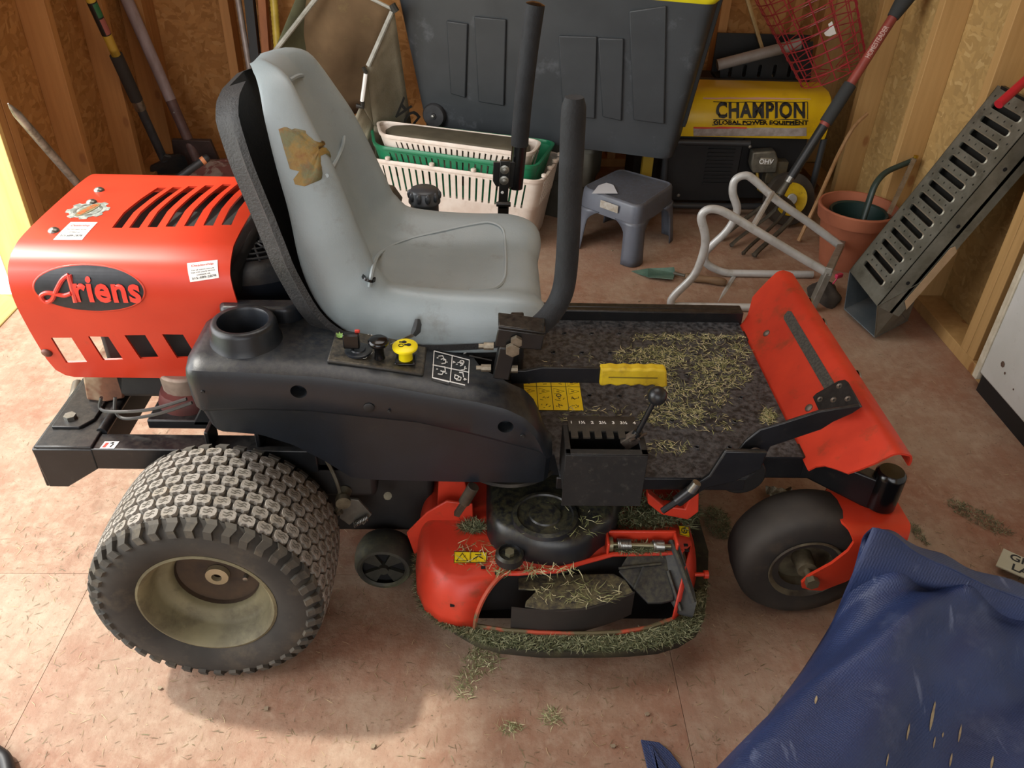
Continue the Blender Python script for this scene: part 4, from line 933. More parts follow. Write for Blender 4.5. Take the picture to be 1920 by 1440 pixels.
far = [[V((p.x, 2*CY-p.y, p.z)) for p in r] for r in near]
b = B(); b.grid([r[:3] for r in near]); b.grid([r[:3] for r in far]); bmesh.ops.remove_doubles(b.bm, verts=b.bm.verts[:], dist=.0005); fo = b.to('deck_flange', M('flange_dirty', '2e2c20', '3d3d28', ns=16, nf=.7, rough=.85, dirt='54542f', da=.4, ds=30), mo, smooth=50); fo.modifiers.new('t', 'SOLIDIFY').thickness = .003
b = B()
def build(rings_, opn):
    VV = [[b.bm.verts.new(p) for p in r] for r in rings_]
    for i in range(len(VV)-1):
        for j in range(len(VV[0])-1):
            if j < 2 or i in opn: continue
            b.bm.faces.new([VV[i][j], VV[i+1][j], VV[i+1][j+1], VV[i][j+1]])
    return VV
A = build(near, open_); Z = build(far, set())
for VV in (A, Z):
    ctop = b.bm.verts.new(V((.15, CY, .192)))
    for i in range(len(VV)-1): b.bm.faces.new([VV[i][-1], VV[i+1][-1], ctop])
bmesh.ops.remove_doubles(b.bm, verts=b.bm.verts[:], dist=.0005)
dk = b.to('deck_shell', REDD, mo, smooth=50)
md = dk.modifiers.new('t', 'SOLIDIFY'); md.thickness = .003; md.offset = -1
# black sheets standing in for the shade inside the deck mouth
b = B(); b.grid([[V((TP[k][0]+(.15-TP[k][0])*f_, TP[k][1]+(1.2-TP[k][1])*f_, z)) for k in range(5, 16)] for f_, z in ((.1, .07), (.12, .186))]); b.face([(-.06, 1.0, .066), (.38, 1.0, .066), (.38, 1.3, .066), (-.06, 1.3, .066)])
b.to('mouth_shade', HOLE, mo, fixn=False)
b = B(); b.tube([near[k][2]+V((0, .004, .003)) for k in range(7, 15)], .004, 6); b.tube(smoothpath([near[7][j] for j in range(2, 10)]), .0045, 6); b.to('mouth_lip', M('mouth_edge', 'a8452c', '5a5238', ns=20, nf=.8, rough=.6), mo)
b = B(); b.tube([near[7][9]]+[near[k][9] for k in range(8, 14)], .005, 8); b.to('top_lip', REDD, mo)
# cast grey curved baffle inside the mouth
BAF = M('baffle_brown', '3b362d', '2d2a24', ns=12, rough=.7, up='7c7550', ua=.6)
b = B(); zb_ = .150
pl2 = [(972, 1082), (1150, 1078), (1172, 1090), (1187, 1113), (1150, 1128), (1090, 1143), (1020, 1146), (984, 1140), (986, 1130), (1003, 1113), (1003, 1108), (972, 1107)]
b.prism([U(u, v, z=zb_) for u, v in pl2], (0, 0, .004)); bf = b.to('mulch_baffle', BAF, mo, bevel=.001)
b = B(); top = [U(u, v, z=zb_+.004) for u, v in ((959, 1140), (984, 1143), (1020, 1146), (1060, 1146), (1100, 1142), (1140, 1131), (1170, 1120), (1190, 1111))]
b.grid([[p+V((0, -.001, 0)), V((p.x, p.y-.002, .096))] for p in top]); b.grid([[V((p.x, p.y+.003, .096)), p+V((0, .003, 0))] for p in top]); b.grid([[p+V((0, .003, 0)), p+V((0, -.001, 0))] for p in top])
b.to('baffle_wall', M('baffle_dark', '2b2621', '221e1a', ns=12, rough=.7), bf)
# discharge flap
b = B(); z1 = .19
q = [U(u, v, z=z) for u, v, z in ((1168, 1058, .175), (1180, 1038, .19), (1246, 1034, .19), (1262, 1078, .16), (1262, 1128, .13), (1240, 1133, .128), (1215, 1133, .13), (1192, 1110, .145), (1160, 1074, .165))]
b.prism(q, (0, 0, .004)); fp_ = b.to('discharge_flap', M('flap_black', '1b1c1c', '262726', ns=14, rough=.55, up='5f5c44', ua=.5), mo, bevel=.001)
b = B(); q = [U(u, v, z=z) for u, v, z in ((1253, 1016, .205), (1268, 1018, .205), (1282, 1060, .18), (1299, 1112, .15), (1303, 1134, .135), (1297, 1158, .115), (1272, 1152, .115), (1258, 1130, .125), (1250, 1075, .16), (1245, 1036, .19))]
b.prism(q, (.002, 0, .006)); b.tube([U(1258, 1014, z=.21), U(1276, 1060, z=.19), U(1300, 1130, z=.15)], .006, 8); b.tube([U(1252, 1070, z=.17), U(1276, 1145, z=.125)], .004, 6); b.to('flap_rib', M('flap_black', ''), fp_)
b = B(); b.tube([U(1190, 1105, z=.152), U(1208, 1063, z=.18)], .003, 5); b.tube([U(1160, 1066, z=.176), U(1240, 1057, z=.18)], .003, 5); b.to('flap_rib', M('flap_black', ''), fp_)
# hinge bracket, rod and springs
b = B(); h0, h1 = U(1135, 1002, z=.215), U(1268, 1004, z=.215)
b.bx(h0.x, h1.x, h0.y, h0.y+.006, .19, .222); b.bx(h0.x, h0.x+.005, h0.y-.032, h0.y, .188, .222); b.bx(h1.x-.005, h1.x, h0.y-.03, h0.y, .188, .222); hg = b.to('hinge_bracket', REDD, mo, bevel=.002)
b = B(); r0, r1_ = U(1148, 1020, z=.207), U(1258, 1024, z=.207); b.cyl(r0, r1_, .0042, n=12); b.cyl(r0+V((-.01, 0, 0)), r0+V((0, 0, 0)), .014, n=12); b.to('hinge_rod', M('rod_brass', '8a8468', rough=.4, metal=.7), hg)
b = B()
for a0, a1 in ((.09, .32), (.70, .88)):
    b.tube([r0.lerp(r1_, a0+(a1-a0)*i/90)+V((0, math.cos(i*2*PI/10)*.0095, math.sin(i*2*PI/10)*.0095)) for i in range(91)], .0017, 5)
b.to('hinge_spring', STEEL, hg)
b = B(); p = U(1302, 1077, z=.14); b.cyl(p, p+V((.022, 0, 0)), .004, n=10); b.cyl(p+V((.018, 0, 0)), p+V((.026, 0, 0)), .008, n=12); b.to('deck_pin', RED, mo)
# belt cover
b = B(); oc = [U(u, v, z=.194) for u, v in ((912, 985), (917, 1012), (930, 1030), (966, 1046), (1010, 1058), (1060, 1060), (1098, 1050), (1122, 1030), (1150, 1010), (1158, 985), (1165, 950))]
oc = [V((oc[0].x, 1.28, .194))]+oc+[V((oc[-1].x, 1.28, .194))]; cc2 = V((.12, 1.20, 0)); rgs = []
for f_, z in ((1.0, .194), (.995, .215), (.975, .232), (.94, .244), (.89, .250), (.75, .252), (.5, .253), (.2, .254)): rgs.append([V((cc2.x+(p.x-cc2.x)*f_, cc2.y+(p.y-cc2.y)*f_, z)) for p in oc])
b.rings([smoothpath(r, 4) for r in rgs], False, False); b.face([tuple(p) for p in smoothpath(rgs[-1], 4)]); bc = b.to('belt_cover', M('cover_black', '17181a', '202123', ns=8, rough=.36, up='5a583c', ua=.45), mo, smooth=50)
b = B(); p = U(1022, 968, z=.254); b.lathe([(.062, -.002), (.060, .005), (.052, .007), (.050, .004), (.030, .004), (.028, .007), (.0005, .008)], p, (0, 0, 1), 40); b.to('cover_disc', M('cover_black', ''), bc)
b = B(); p = U(955, 1048, z=.206); b.lathe([(.026, 0), (.0255, .014), (.020, .018), (.018, .012), (.0005, .012)], p, (0, 0, 1), 24); b.to('cover_tab', M('cover_black', ''), bc)
b = B(); b.tube([p+V((0, 0, .012)), p+V((0, 0, .020))], .009, 6); b.to('tab_nut', M('dirty_nut', '6b6750', rough=.6, metal=.3), bc)
# deck decals
def decal(quad, z, n_cells, nm):
    q = [U(u, v, z=z) for u, v in quad]; b = B(); b.prism(q, (0, 0, .0006)); d_ = b.to(nm, YELD, dk, smooth=0)
    b = B(); e = V((0, 0, .0012))
    b.tube([p+e for p in q], .0006, 4, loop=True)
    for k in range(1, n_cells): b.tube([q[0].lerp(q[1], k/n_cells)+e, q[3].lerp(q[2], k/n_cells)+e], .0006, 4)
    def L2(x, y): return q[0].lerp(q[1], x).lerp(q[3].lerp(q[2], x), y)+e
    if n_cells > 1: b.tube([L2(.07, .15), L2(.25, .85), L2(.43, .15)], .0007, 4, loop=True); b.tube([L2(.6, .3), L2(.75, .6), L2(.9, .35)], .0009, 4); b.tube([L2(.65, .75), L2(.85, .7)], .0009, 4)
    else: b.tube([L2(.5+.28*math.cos(i*PI/5), .5+.28*math.sin(i*PI/5)) for i in range(10)], .0008, 4, loop=True); b.tube([L2(.45, .35), L2(.55, .65)], .0012, 4)
    b.to('decal_symbols', INK, dk, smooth=0)
decal(((851, 1056), (911, 1055), (912, 1036), (852, 1035)), .196, 2, 'safety_decal')
decal(((1275, 1003), (1293, 1007), (1291, 988), (1272, 986)), .196, 1, 'safety_decal')
b = B()
for u, v in ((906, 1064), (932, 1075), (848, 1135), (1286, 1022), (1288, 1032)): p = U(u, v, z=.197 if v != 1135 else .15); b.box(p, (.008, .006, .0015))
b.to('deck_hole', HOLE, dk, smooth=0)
# anti-scalp wheel and the red arm
aw = V((-.196, 1.150, .066)); b = B()
b.lathe([(.042, -.030), (.046, -.034), (.052, -.033), (.0585, -.022), (.0605, -.005), (.060, .012), (.055, .028), (.044, .036), (.010, .036)], aw, (0, 1, 0), 40); sw = b.to('anti_scalp_wheel', M('scalp_rubber', '2a2a25', '3c3d30', ns=16, nf=.7, rough=.6, dirt='6b6a48', da=.35, ds=18), mo, smooth=50)
b = B(); b.lathe([(.046, -.018), (.0005, -.018)], aw, (0, 1, 0), 24); b.to('wheel_recess', HOLE, sw)
b = B()
for k in range(4):
    a = k*PI/2+.8; d = V((math.cos(a), 0, math.sin(a))); s_ = V((-math.sin(a), 0, math.cos(a))); c = aw+V((0, -.027, 0))
    b.prism([c+d*.006+s_*.004, c+d*.044+s_*.017, c+d*.044-s_*.017, c+d*.006-s_*.004], (0, .008, 0))
b.cyl(aw+V((0, -.036, 0)), aw+V((0, -.015, 0)), .010, n=12); b.to('wheel_spoke', M('spoke_dark', '25251f', '33342a', ns=30, rough=.6), sw)
b = B(); q = [U(u, v, y=1.13) for u, v in ((762, 1000), (800, 962), (838, 940), (886, 946), (888, 985), (856, 992), (828, 1006), (800, 1032), (778, 1044))]; b.prism(q, (0, .006, 0)); b.cyl(aw, aw+V((0, .045, 0)), .008, n=10)
b.to('wheel_arm', REDD, mo, bevel=.002)
b = B(); q = [U(u, v, y=1.16) for u, v in ((822, 900), (870, 900), (884, 948), (884, 990), (830, 990), (820, 950))]; b.prism(q, (0, .005, 0)); b.to('deck_bracket', REDD, mo, bevel=.002)
b = B(); q = [U(u, v, y=1.10) for u, v in ((1298, 905), (1311, 905), (1310, 960), (1290, 975), (1240, 965), (1215, 945), (1215, 925), (1245, 950), (1285, 955), (1295, 930))]; b.prism(q, (0, .02, 0)); b.to('deck_bracket', REDD, mo, bevel=.002)
b = B(); b.cyl(U(888, 912, y=1.09), U(870, 942, y=1.09), .011, n=12); b.tube([U(874, 938, y=1.09), U(856, 965, y=1.09)], .008, 4); b.to('hanger_link', M('hanger_dirty', '3a332b', '544a3c', ns=30, rough=.5, metal=.4), mo, bevel=.001)
b = B(); c = U(955, 905, y=1.12); b.lathe([(.10, -.004), (.104, 0), (.10, .004), (.0005, .004)], c+V((0, .09, .0)), (0, 0, 1), 40); b.to('drive_pulley', M('pulley', '2f2c28', '4a463e', ns=20, rough=.5, metal=.4), mo)
# hydraulic and spring clutter between tyre and deck
b = B(); q = [U(u, v, y=1.14) for u, v in ((650, 935), (672, 938), (697, 965), (682, 985), (668, 975), (655, 985), (637, 972))]; b.prism(q, (0, .006, 0)); b.to('idler_plate', M('idler_grey', '77756c', '55534c', ns=20, rough=.5, metal=.4), mo, bevel=.001)
b = B(); s0_, s1_ = U(664, 984, y=1.132), U(690, 970, y=1.132); b.tube([s0_.lerp(s1_, i/80)+V((.0*i, math.cos(i*2*PI/9)*.006, math.sin(i*2*PI/9)*.006)) for i in range(81)], .0013, 5); b.to('idler_spring', STEEL, mo)
b = B(); b.cyl(U(642, 935, y=1.12), U(648, 918, y=1.14), .012, n=14); b.lathe([(.014, 0), (.014, .012), (.0003, .012)], U(643, 936, y=1.115), (.2, -1, 0), 14); b.cyl(U(624, 910, y=1.15), U(624, 890, y=1.15), .007, n=10); b.cyl(U(727, 930, y=1.15), U(727, 930, y=1.17), .008, n=10); b.to('hose_fitting', M('fitting', '77725f', '4a4538', ns=30, rough=.5, metal=.5), mo)
b = B(); b.tube(smoothpath([U(612, 862, y=1.13), U(624, 885, y=1.13), U(632, 905, y=1.12), U(638, 925, y=1.12)]), .0035, 6); b.tube(smoothpath([U(636, 948, y=1.12), U(630, 962, y=1.12), U(640, 958, y=1.12)]), .006, 8); b.to('cable', M('cable_brown', '4a4436', rough=.6), mo)
b = B(); b.bx(-.33, -.10, 1.2, 1.5, .09, .33); b.bx(-.36, -.2, 1.14, 1.2, .24, .33); b.cyl((-.38, 1.15, .2), (-.38, 1.6, .2), .03, n=16); b.cyl((-.462, 1.05, .2), (-.462, 1.70, .2), .018, n=12); b.to('transaxle', M('axle_black', '151414', '211f1d', ns=20, rough=.6), mo, bevel=.01)
# ================================================================ things around the mower
def pjv(p):
    c = V(p)-EYE; z_ = c.dot(fw); return (960+F*c.dot(rt)/z_, 720+F*c.dot(dn)/z_)
def atv(p0, p1, v):
    a, c = -1., 3.
    for _ in range(50):
        m_ = (a+c)/2
        if (pjv(p0.lerp(p1, m_))[1]-v)*(pjv(p0.lerp(p1, a))[1]-v) <= 0: c = m_
        else: a = m_
    return p0.lerp(p1, (a+c)/2)
def rr4(P, z, grow, r, n=6):
    pts = []; Q = [V((p.x, p.y, 0)) for p in P]; cc_ = sum(Q, V())/4; Q = [p+(p-cc_).normalized()*grow for p in Q]
    for i in range(4):
        a, p, q = Q[i-1], Q[i], Q[(i+1) % 4]; u1 = (a-p).normalized(); u2 = (q-p).normalized()
        for k in range(n+1):
            s = k/n; pts.append((p+u1*r)*(1-s)**2+p*2*s*(1-s)+(p+u2*r)*s*s+V((0, 0, z)))
    return pts
# ---- laundry baskets (white, with a green one nested inside)
def basket(o4, h, m_, name, label, cat, zb=0, flare=.035, nl=21, nsd=9, deep=.10):
    """o4: rim corners near-left, near-right, far-right, far-left at height zb+h"""
    t = thing(name, label, cat, (sum(p.x for p in o4)/4, sum(p.y for p in o4)/4, zb))
    c = sum((V(p) for p in o4), V())/4; c.z = 0
    def ring(z, inset, rr=.05, n=5):
        pts = []; P = [V((p.x, p.y, 0)) for p in o4]; P = [p+(c-p).normalized()*inset for p in P]
        for i in range(4):
            a, p, q = P[i-1], P[i], P[(i+1) % 4]; u1 = (a-p).normalized(); u2 = (q-p).normalized()
            for k in range(n+1):
                s = k/n; pts.append((p+u1*rr)*(1-s)**2+p*2*s*(1-s)+(p+u2*rr)*s*s+V((0, 0, z)))
        return pts
    top = zb+h; b = B()
    b.rings([ring(top-.014, -.003), ring(top-.002, -.006), ring(top, 0), ring(top-.002, .006), ring(top-.014, .004)], loop=False, caps=False); b.rings([ring(top-.014, -.003), ring(top-.016, .004)], caps=False)
    b.to('rim', m_, t, smooth=60)
    band = top-deep*1.0
    # solid lower body with a closed floor, slatted band above it
    b = B(); zl = band-.012; f_ = lambda z: flare*(top-z)/h
    b.rings([ring(zl, f_(zl)+.006), ring(zl-.004, f_(zl)+.008), ring(zb+.015, f_(zb)+.014), ring(zb, f_(zb)+.022)], caps=True)
    b.rings([ring(zl, f_(zl)+.009), ring(zb+.02, f_(zb)+.018)], caps=False)
    b.rings([ring(top-.012, .002), ring(top-.022, .004)], caps=False); b.rings([ring(zl+.002, f_(zl)+.004), ring(zl-.006, f_(zl)+.006)], caps=False)
    b.to('body', m_, t, smooth=50)
    up_, lo_ = ring(top-.018, .003, n=1, rr=.052), ring(zl-.001, f_(zl)+.006, n=1, rr=.052)
    for i, n in zip(range(4), (nl, nsd, nl, nsd)):
        a0, a1 = up_[2*i+1], up_[(2*i+2) % 8]; b0, b1 = lo_[2*i+1], lo_[(2*i+2) % 8]; nn = (a1-a0).normalized().cross(V((0, 0, 1)))*.0022
        for k in range(n):
            s0, s1 = (k+.15)/n, (k+.85)/n; bb = B()
            f1 = [a0.lerp(a1, s0), a0.lerp(a1, s1), b0.lerp(b1, s1), b0.lerp(b1, s0)]
            bb.prism([p-nn*.5 for p in f1], nn); bb.to('slat', m_, t, smooth=0)
        # corner panels
    b = B()
    UR, LR = ring(top-.016, .003, n=5), ring(zl, f_(zl)+.005, n=5)
    for i in range(4):
        b.grid([[UR[6*i+k], LR[6*i+k]] for k in range(6)])
    b.to('corner_panel', m_, t, smooth=60)
    return t
BW = M('basket_white', 'dcd2c6', 'cfc0b2', ns=14, rough=.5, dirt='a8927c', da=.25, ds=16)
BG = M('basket_green', '1f7a52', '1a6a48', ns=10, rough=.45, dirt='5c7a60', da=.15)
nr, nl_, fr_, fl_ = V((.185, 2.655, .29)), V((-.425, 2.85, .29)), V((.275, 2.945, .29)), V((-.47, 3.16, .29))
kw = basket([nl_, nr, fr_, fl_], .285, BW, 'laundry_basket', 'outer white slatted laundry basket holding a green one, standing behind the mower seat', 'basket')
kw['group'] = 'nested laundry baskets'
for k in range(5):
    pass
cen = (nr+nl_+fr_+fl_)/4
def inset(p, d): q = p+(cen-p).normalized()*d; return V((q.x, q.y, p.z))
i4 = [inset(p, .026) for p in (nl_, nr, fr_, fl_)]
basket(i4, .28, BG, 'laundry_basket', 'green slatted plastic basket nested between two white baskets', 'basket', zb=.050, flare=.06)['group'] = 'nested laundry baskets'
i5 = [inset(p, .050) for p in (nl_, nr, fr_, fl_)]; i5[2] = i5[2].lerp(i5[1], .42); i5[3] = i5[3].lerp(i5[0], .42)
basket(i5, .27, BW, 'laundry_basket', 'innermost white slatted basket, nested inside the green basket', 'basket', zb=.098, flare=.07)['group'] = 'nested laundry baskets'
b = B()
for e0_, e1_ in ((nl_, nr), (fl_, fr_), (nr, fr_)):
    for k in (.12, .38, .62, .86):
        p = e0_.lerp(e1_, k); bb = B(); bb.lathe([(.010, -.002), (.0095, .006), (.006, .008), (.0003, .008)], p, (0, 0, 1), 12); bb.to('rim_stud', BW, kw)
b.bm.free()
b = B(); c5 = sum(i5, V())/4; i6 = [p+(c5-p).normalized()*.03 for p in i5]
def lid_(z, k): return [p+V((0, 0, .02*math.sin(i*1.3))) for i, p in enumerate(rr4([V((p.x, p.y, 0)) for p in i6], z, k, .06))]
b.rings([rr4([V((p.x, p.y, 0)) for p in i6], .13, -.01, .05), rr4([V((p.x, p.y, 0)) for p in i6], .33, 0, .05)]+[[V((q.x, q.y, q.z+.006*math.sin(q.x*20))) for q in rr4([V((p.x, p.y, 0)) for p in i6], z, k, .05)] for z, k in ((.350, 0), (.362, -.02), (.366, -.06))])
tag(b.to('folded_tarp', M('tarp_olive', '5a5444', '4b4638', ns=9, rough=.75, bump=.4, bs=30), smooth=60), 'folded olive-brown tarp filling the innermost white basket', 'tarp')
# ---- grey step stool
N0, R0, B0, L0 = V((.52, 2.60, .22)), V((.685, 2.83, .22)), V((.50, 2.975, .22)), V((.335, 2.775, .22))
SG = M('stool_grey', '5c616b', '52565f', ns=6, rough=.38, dirt='47443f', da=.3, ds=10, up='4a453e', ua=.6)
stl = thing('step_stool', 'low dark grey plastic step stool with torn paper on it, standing under the tote', 'stool', (.51, 2.8, 0))
c = (N0+R0+B0+L0)/4
S4 = [N0, R0, B0, L0]; b = B()
b.rings([rr4(S4, .150, .010, .045), rr4(S4, .160, .009, .045), rr4(S4, .212, .002, .04), rr4(S4, .219, -.002, .038), rr4(S4, .222, -.010, .034), rr4(S4, .219, -.016, .03), rr4(S4, .2185, -.02, .03)], caps=False)
b.face(rr4(S4, .2185, -.02, .03)); b.to('seat', SG, stl, smooth=50)
for i in range(4):
    bt = rr4(S4, .003, .035, .05); tp_ = rr4(S4, .155, .0098, .045); bb = B()
    # each leg is the moulded corner of the skirt with a flat flange on both sides
    idx = [7*i+k for k in range(7)]; P_ = S4
    a_, p_, q_ = S4[i-1], S4[i], S4[(i+1) % 4]
    tl = [tp_[k] for k in idx]; bl = [bt[k] for k in idx]
    d1 = (V((a_.x, a_.y, 0))-V((p_.x, p_.y, 0))).normalized(); d2 = (V((q_.x, q_.y, 0))-V((p_.x, p_.y, 0))).normalized()
    def row(f, z):
        ctr = [tl[k].lerp(bl[k], f) for k in range(7)]; wd = .012+.045*max(0, 1-f*3.2)**2
        return [V((x.x, x.y, z)) for x in [ctr[0]+d1*wd]+ctr+[ctr[-1]+d2*wd]]
    rows_ = [row(f, .156-.153*f) for f in (0, .08, .16, .25, .35, .5, .7, .85, 1)]
    bb.grid(rows_); o = bb.to('leg', SG, stl, smooth=50); md = o.modifiers.new('t', 'SOLIDIFY'); md.thickness = .004; md.offset = 1
b = B(); g_ = [U(u, v, z=.2235) for u, v in ((1110, 363), (1122, 348), (1137, 343), (1150, 347), (1158, 363))]; b.prism(g_, (0, 0, .001)); tag(b.to('paper_scrap', M('paper', 'c6c8cc', rough=.8), smooth=0), 'scrap of white paper lying on the grey step stool', 'paper')
b = B(); e_ = (N0+(L0-N0)*.32, N0+(L0-N0)*.62); n_o = (N0-R0).normalized()*.011; q = [V((e_[0].x, e_[0].y, .178)), V((e_[1].x, e_[1].y, .178)), V((e_[1].x, e_[1].y, .205)), V((e_[0].x, e_[0].y, .205))]
b.prism([p+n_o for p in q], n_o*.08); b.to('price_sticker', M('old_sticker', 'a8a49c', '8f8676', ns=60, rough=.7), stl, smooth=0)
# ---- dark tote with wheels on an olive bin
T0, T1 = U(795, 240, z=.31), U(1258, 300, z=.31); dx = (T1-T0).normalized(); dy = V((-dx.y, dx.x, 0)); TG = M('tote_grey', '2c3033', '34383b', ns=5, rough=.5, dirt='6e7378', da=.14, ds=7)
tt = thing('storage_tote', 'big dark grey wheeled storage tote with a yellow lid, resting on the olive bin', 'tote', (T0+T1)/2)
wT = (T1-T0).length
def tring(z, r=.04):
    g_ = .075*(z-.31)/.55; P = [T0-dx*g_*1.0-dy*g_, T1+dx*g_-dy*g_, T1+dx*g_+dy*(.36+g_*.3), T0-dx*g_+dy*(.36+g_*.3)]
    return rr4([V((p.x, p.y, 0)) for p in P], z, 0, r)
b = B(); b.rings([tring(.31, .05), tring(.318, .04), tring(.34), tring(.845)], caps=False); b.face(tring(.31, .05)); b.to('body', TG, tt, smooth=50)
b = B(); b.rings([[p+(p-(T0+T1)/2-dy*.2).normalized()*k for p in tring(z)] for z, k in ((.835, .0), (.835, .025), (.865, .028), (.87, .02))], caps=False); b.face([p+V((0, 0, .0)) for p in tring(.868)]); b.to('lid', M('lid_yellow', 'd8d020', 'c8bc18', ns=8, rough=.45), tt, smooth=40)
for u0, v0, u1, v1, vb in ((838, 38, 878, 44, 183), (890, 30, 950, 36, 198), (1048, 66, 1120, 68, 222), (1122, 70, 1170, 72, 226), (1180, 20, 1250, 10, 232)):
    def fpl(u, v):
        for_ = None
        lo, hi = .31, .95
        for _ in range(40):
            m_ = (lo+hi)/2; g2 = .075*(m_-.31)/.55; o = T0-dy*(g2+.001); P_ = U(u, v, z=m_); dd_ = (P_-o).dot(-dy)
            if dd_ < 0: lo = m_
            else: hi = m_
        return P_
    q = [fpl(u0, v0), fpl(u1, v1), fpl(u1-4, vb), fpl(u0+8, vb-8)]; b = B(); b.prism([p+dy*.002 for p in q], -dy*.011); b.to('raised_panel', TG, tt, bevel=.004)
b = B(); p = fpl(816, 215); b.lathe([(.042, -.012), (.045, 0), (.045, .014), (.04, .02), (.012, .02), (.011, .024), (.0003, .024)], p, -dy, 26); wh_ = b.to('wheel', M('wheel_black', '1a1b1d', '2a2b2d', ns=40, rough=.6), tt, smooth=40)
b = B(); b.lathe([(.008, .024), (.006, .03), (.0003, .031)], p, -dy, 12); b.to('axle_cap', STEEL, wh_)
b = B(); zz_ = [.40, .84]; 
for off in (.10, .135): b.rings([[T1+dx*(.075*(z-.31)/.55+k)+dy*(off-.0+j) for k, j in ((0, 0), (.012, 0), (.012, .012), (0, .012))]+[] if False else [V(((T1+dx*(.075*(z-.31)/.55+k)+dy*(off+j)).x, (T1+dx*(.075*(z-.31)/.55+k)+dy*(off+j)).y, z)) for k, j in ((-.002, 0), (.012, 0), (.012, .010), (-.002, .010))] for z in zz_])
b.to('end_rib', TG, tt, bevel=.002)
ol = M('bin_olive', '57574e', '4a4a42', ns=6, rough=.6, dirt='3a382f', da=.3)
b = B(); q = [T0+dx*.14+dy*.14, V((.385, 2.93, .31)), V((.385, 2.93, .31))+dy*.25, T0+dx*.14+dy*.42]; q = [V((p.x, p.y, 0)) for p in q]
b.rings([rr4(q, 0, -.03, .04), rr4(q, .15, -.015, .04), rr4(q, .155, -.002, .04), rr4(q, .29, 0, .04), rr4(q, .309, 0, .04)]); bi = thing('storage_bin', 'olive-grey plastic bin under the dark tote, behind the baskets', 'bin', (.1, 3.1, 0)); b.to('body', ol, bi, smooth=40)
b = B(); b.rings([rr4(q, .285, .001, .04), rr4(q, .285, .008, .04), rr4(q, .3, .008, .04), rr4(q, .3, .001, .04)], caps=False); b.to('rim', ol, bi, smooth=40)
# ---- grass catcher bag
FB = M('bag_fabric', '98927e', '827c68', ns=7, rough=.9, bump=.3, bs=220, dirt='4e4a34', da=.3, ds=5)
gb = thing('grass_catcher_bag', 'olive-grey fabric grass catcher bag with a metal frame, leaning behind the mower seat', 'bag', (-.45, 3.1, 0))
A_, B_, C_, D_ = U(578, -60, y=3.05), U(738, 18, y=3.0), U(686, 130, y=2.96), U(676, 196, y=2.95); E_ = U(512, 100, y=3.05); K_ = U(772, 242, y=3.18); J_ = U(700, 236, y=3.02); G_ = U(500, 300, y=3.1)
K2 = V((K_.x-.01, K_.y+.1, .05)); G2 = V((G_.x, G_.y, .05)); W_ = U(590, -10, y=3.38)
b = B()
def quadgrid(p0, p1, p2, p3, n=6, wob=.008, sd=1):
    rr_ = random.Random(sd); P = [[None]*(n+1) for _ in range(n+1)]
    for i in range(n+1):
        for j in range(n+1):
            a = i/n; c_ = j/n; P[i][j] = p0.lerp(p1, a).lerp(p3.lerp(p2, a), c_)+V((0, 1, .3))*wob*math.sin(a*PI)*math.sin(c_*PI)*(1+.8*math.sin(a*9+sd)+.6*math.sin(c_*7))
    b.grid(P)
quadgrid(B_, K_, J_, C_, wob=.012, sd=2); quadgrid(C_, J_, J_, D_, wob=.003); quadgrid(D_, J_, V((D_.x-.1, D_.y, .05)), V((D_.x-.2, D_.y+.1, .05)), wob=.01)
quadgrid(J_, K_, K2, V((J_.x, J_.y, .05)), wob=.01)
o = b.to('side_panel', FB, gb, smooth=80, fixn=False); md = o.modifiers.new('t', 'SOLIDIFY'); md.thickness = .003
b = B(); quadgrid(A_, B_, D_+V((0, .32, -.1)), G_+V((0, .2, 0)), wob=-.03, sd=4); o = b.to('back_panel', M('bag_inside', '6b563c', '5a4730', ns=6, rough=.95, dirt='8a7a50', da=.2), gb, smooth=80, fixn=False); md = o.modifiers.new('t', 'SOLIDIFY'); md.thickness = .003
b = B(); quadgrid(E_, A_, A_.lerp(D_, .35)+V((0, .25, -.1)), G2, wob=.01, sd=3); o = b.to('side_panel', M('bag_olive', '5e5f45', '4c4d38', ns=8, rough=.9), gb, smooth=80, fixn=False); md = o.modifiers.new('t', 'SOLIDIFY'); md.thickness = .003
FM = M('frame_pale', 'a9aaa2', '8a8a80', ns=20, rough=.5)
b = B(); b.tube([U(735, 22, y=2.995), U(690, 124, y=2.955)], .0085, 8); b.tube([E_, U(606, -20, y=3.0)], .0085, 8); b.tube([A_, B_], .006, 8); b.to('frame_tube', FM, gb)
b = B(); b.tube([U(686, 138, y=2.95), U(679, 190, y=2.945)], .0075, 8); b.to('frame_grip', WHT, gb)
b = B(); b.tube([U(735, 8, y=2.99), U(743, 22, y=2.99)], .012, 8); b.tube([U(681, 126, y=2.95), U(687, 138, y=2.95)], .007, 6); b.tube([U(679, 190, y=2.945), U(680, 200, y=2.945), U(668, 198, y=2.945)], .009, 8); b.to('corner_fitting', M('fitting_black', '2a2a26', rough=.5), gb)
nrm_ = (K_-B_).cross(C_-B_).normalized()
if nrm_.y > 0: nrm_ = -nrm_
def planept(u, v, d):
    dv = rt*(u-960)+dn*(v-720)+fw*F; t_ = (B_-EYE).dot(nrm_)/dv.dot(nrm_); return EYE+dv*t_+nrm_*d
a0, a1 = planept(800, 262, 0), planept(738, 190, 0); ex = (a1-a0).normalized(); ey = nrm_.cross(ex)
if (pjv(a1+ey*.05)[0]-pjv(a1)[0]) > 0: ey = -ey
LT = text_bm('DA', .105, lambda x, y, d: planept(757, 209, .022)+ex*x+ey*y, 0, bold=.0012); 
LT.to('lettering', M('grey_print', '3c3c3a', rough=.8), gb, smooth=0)
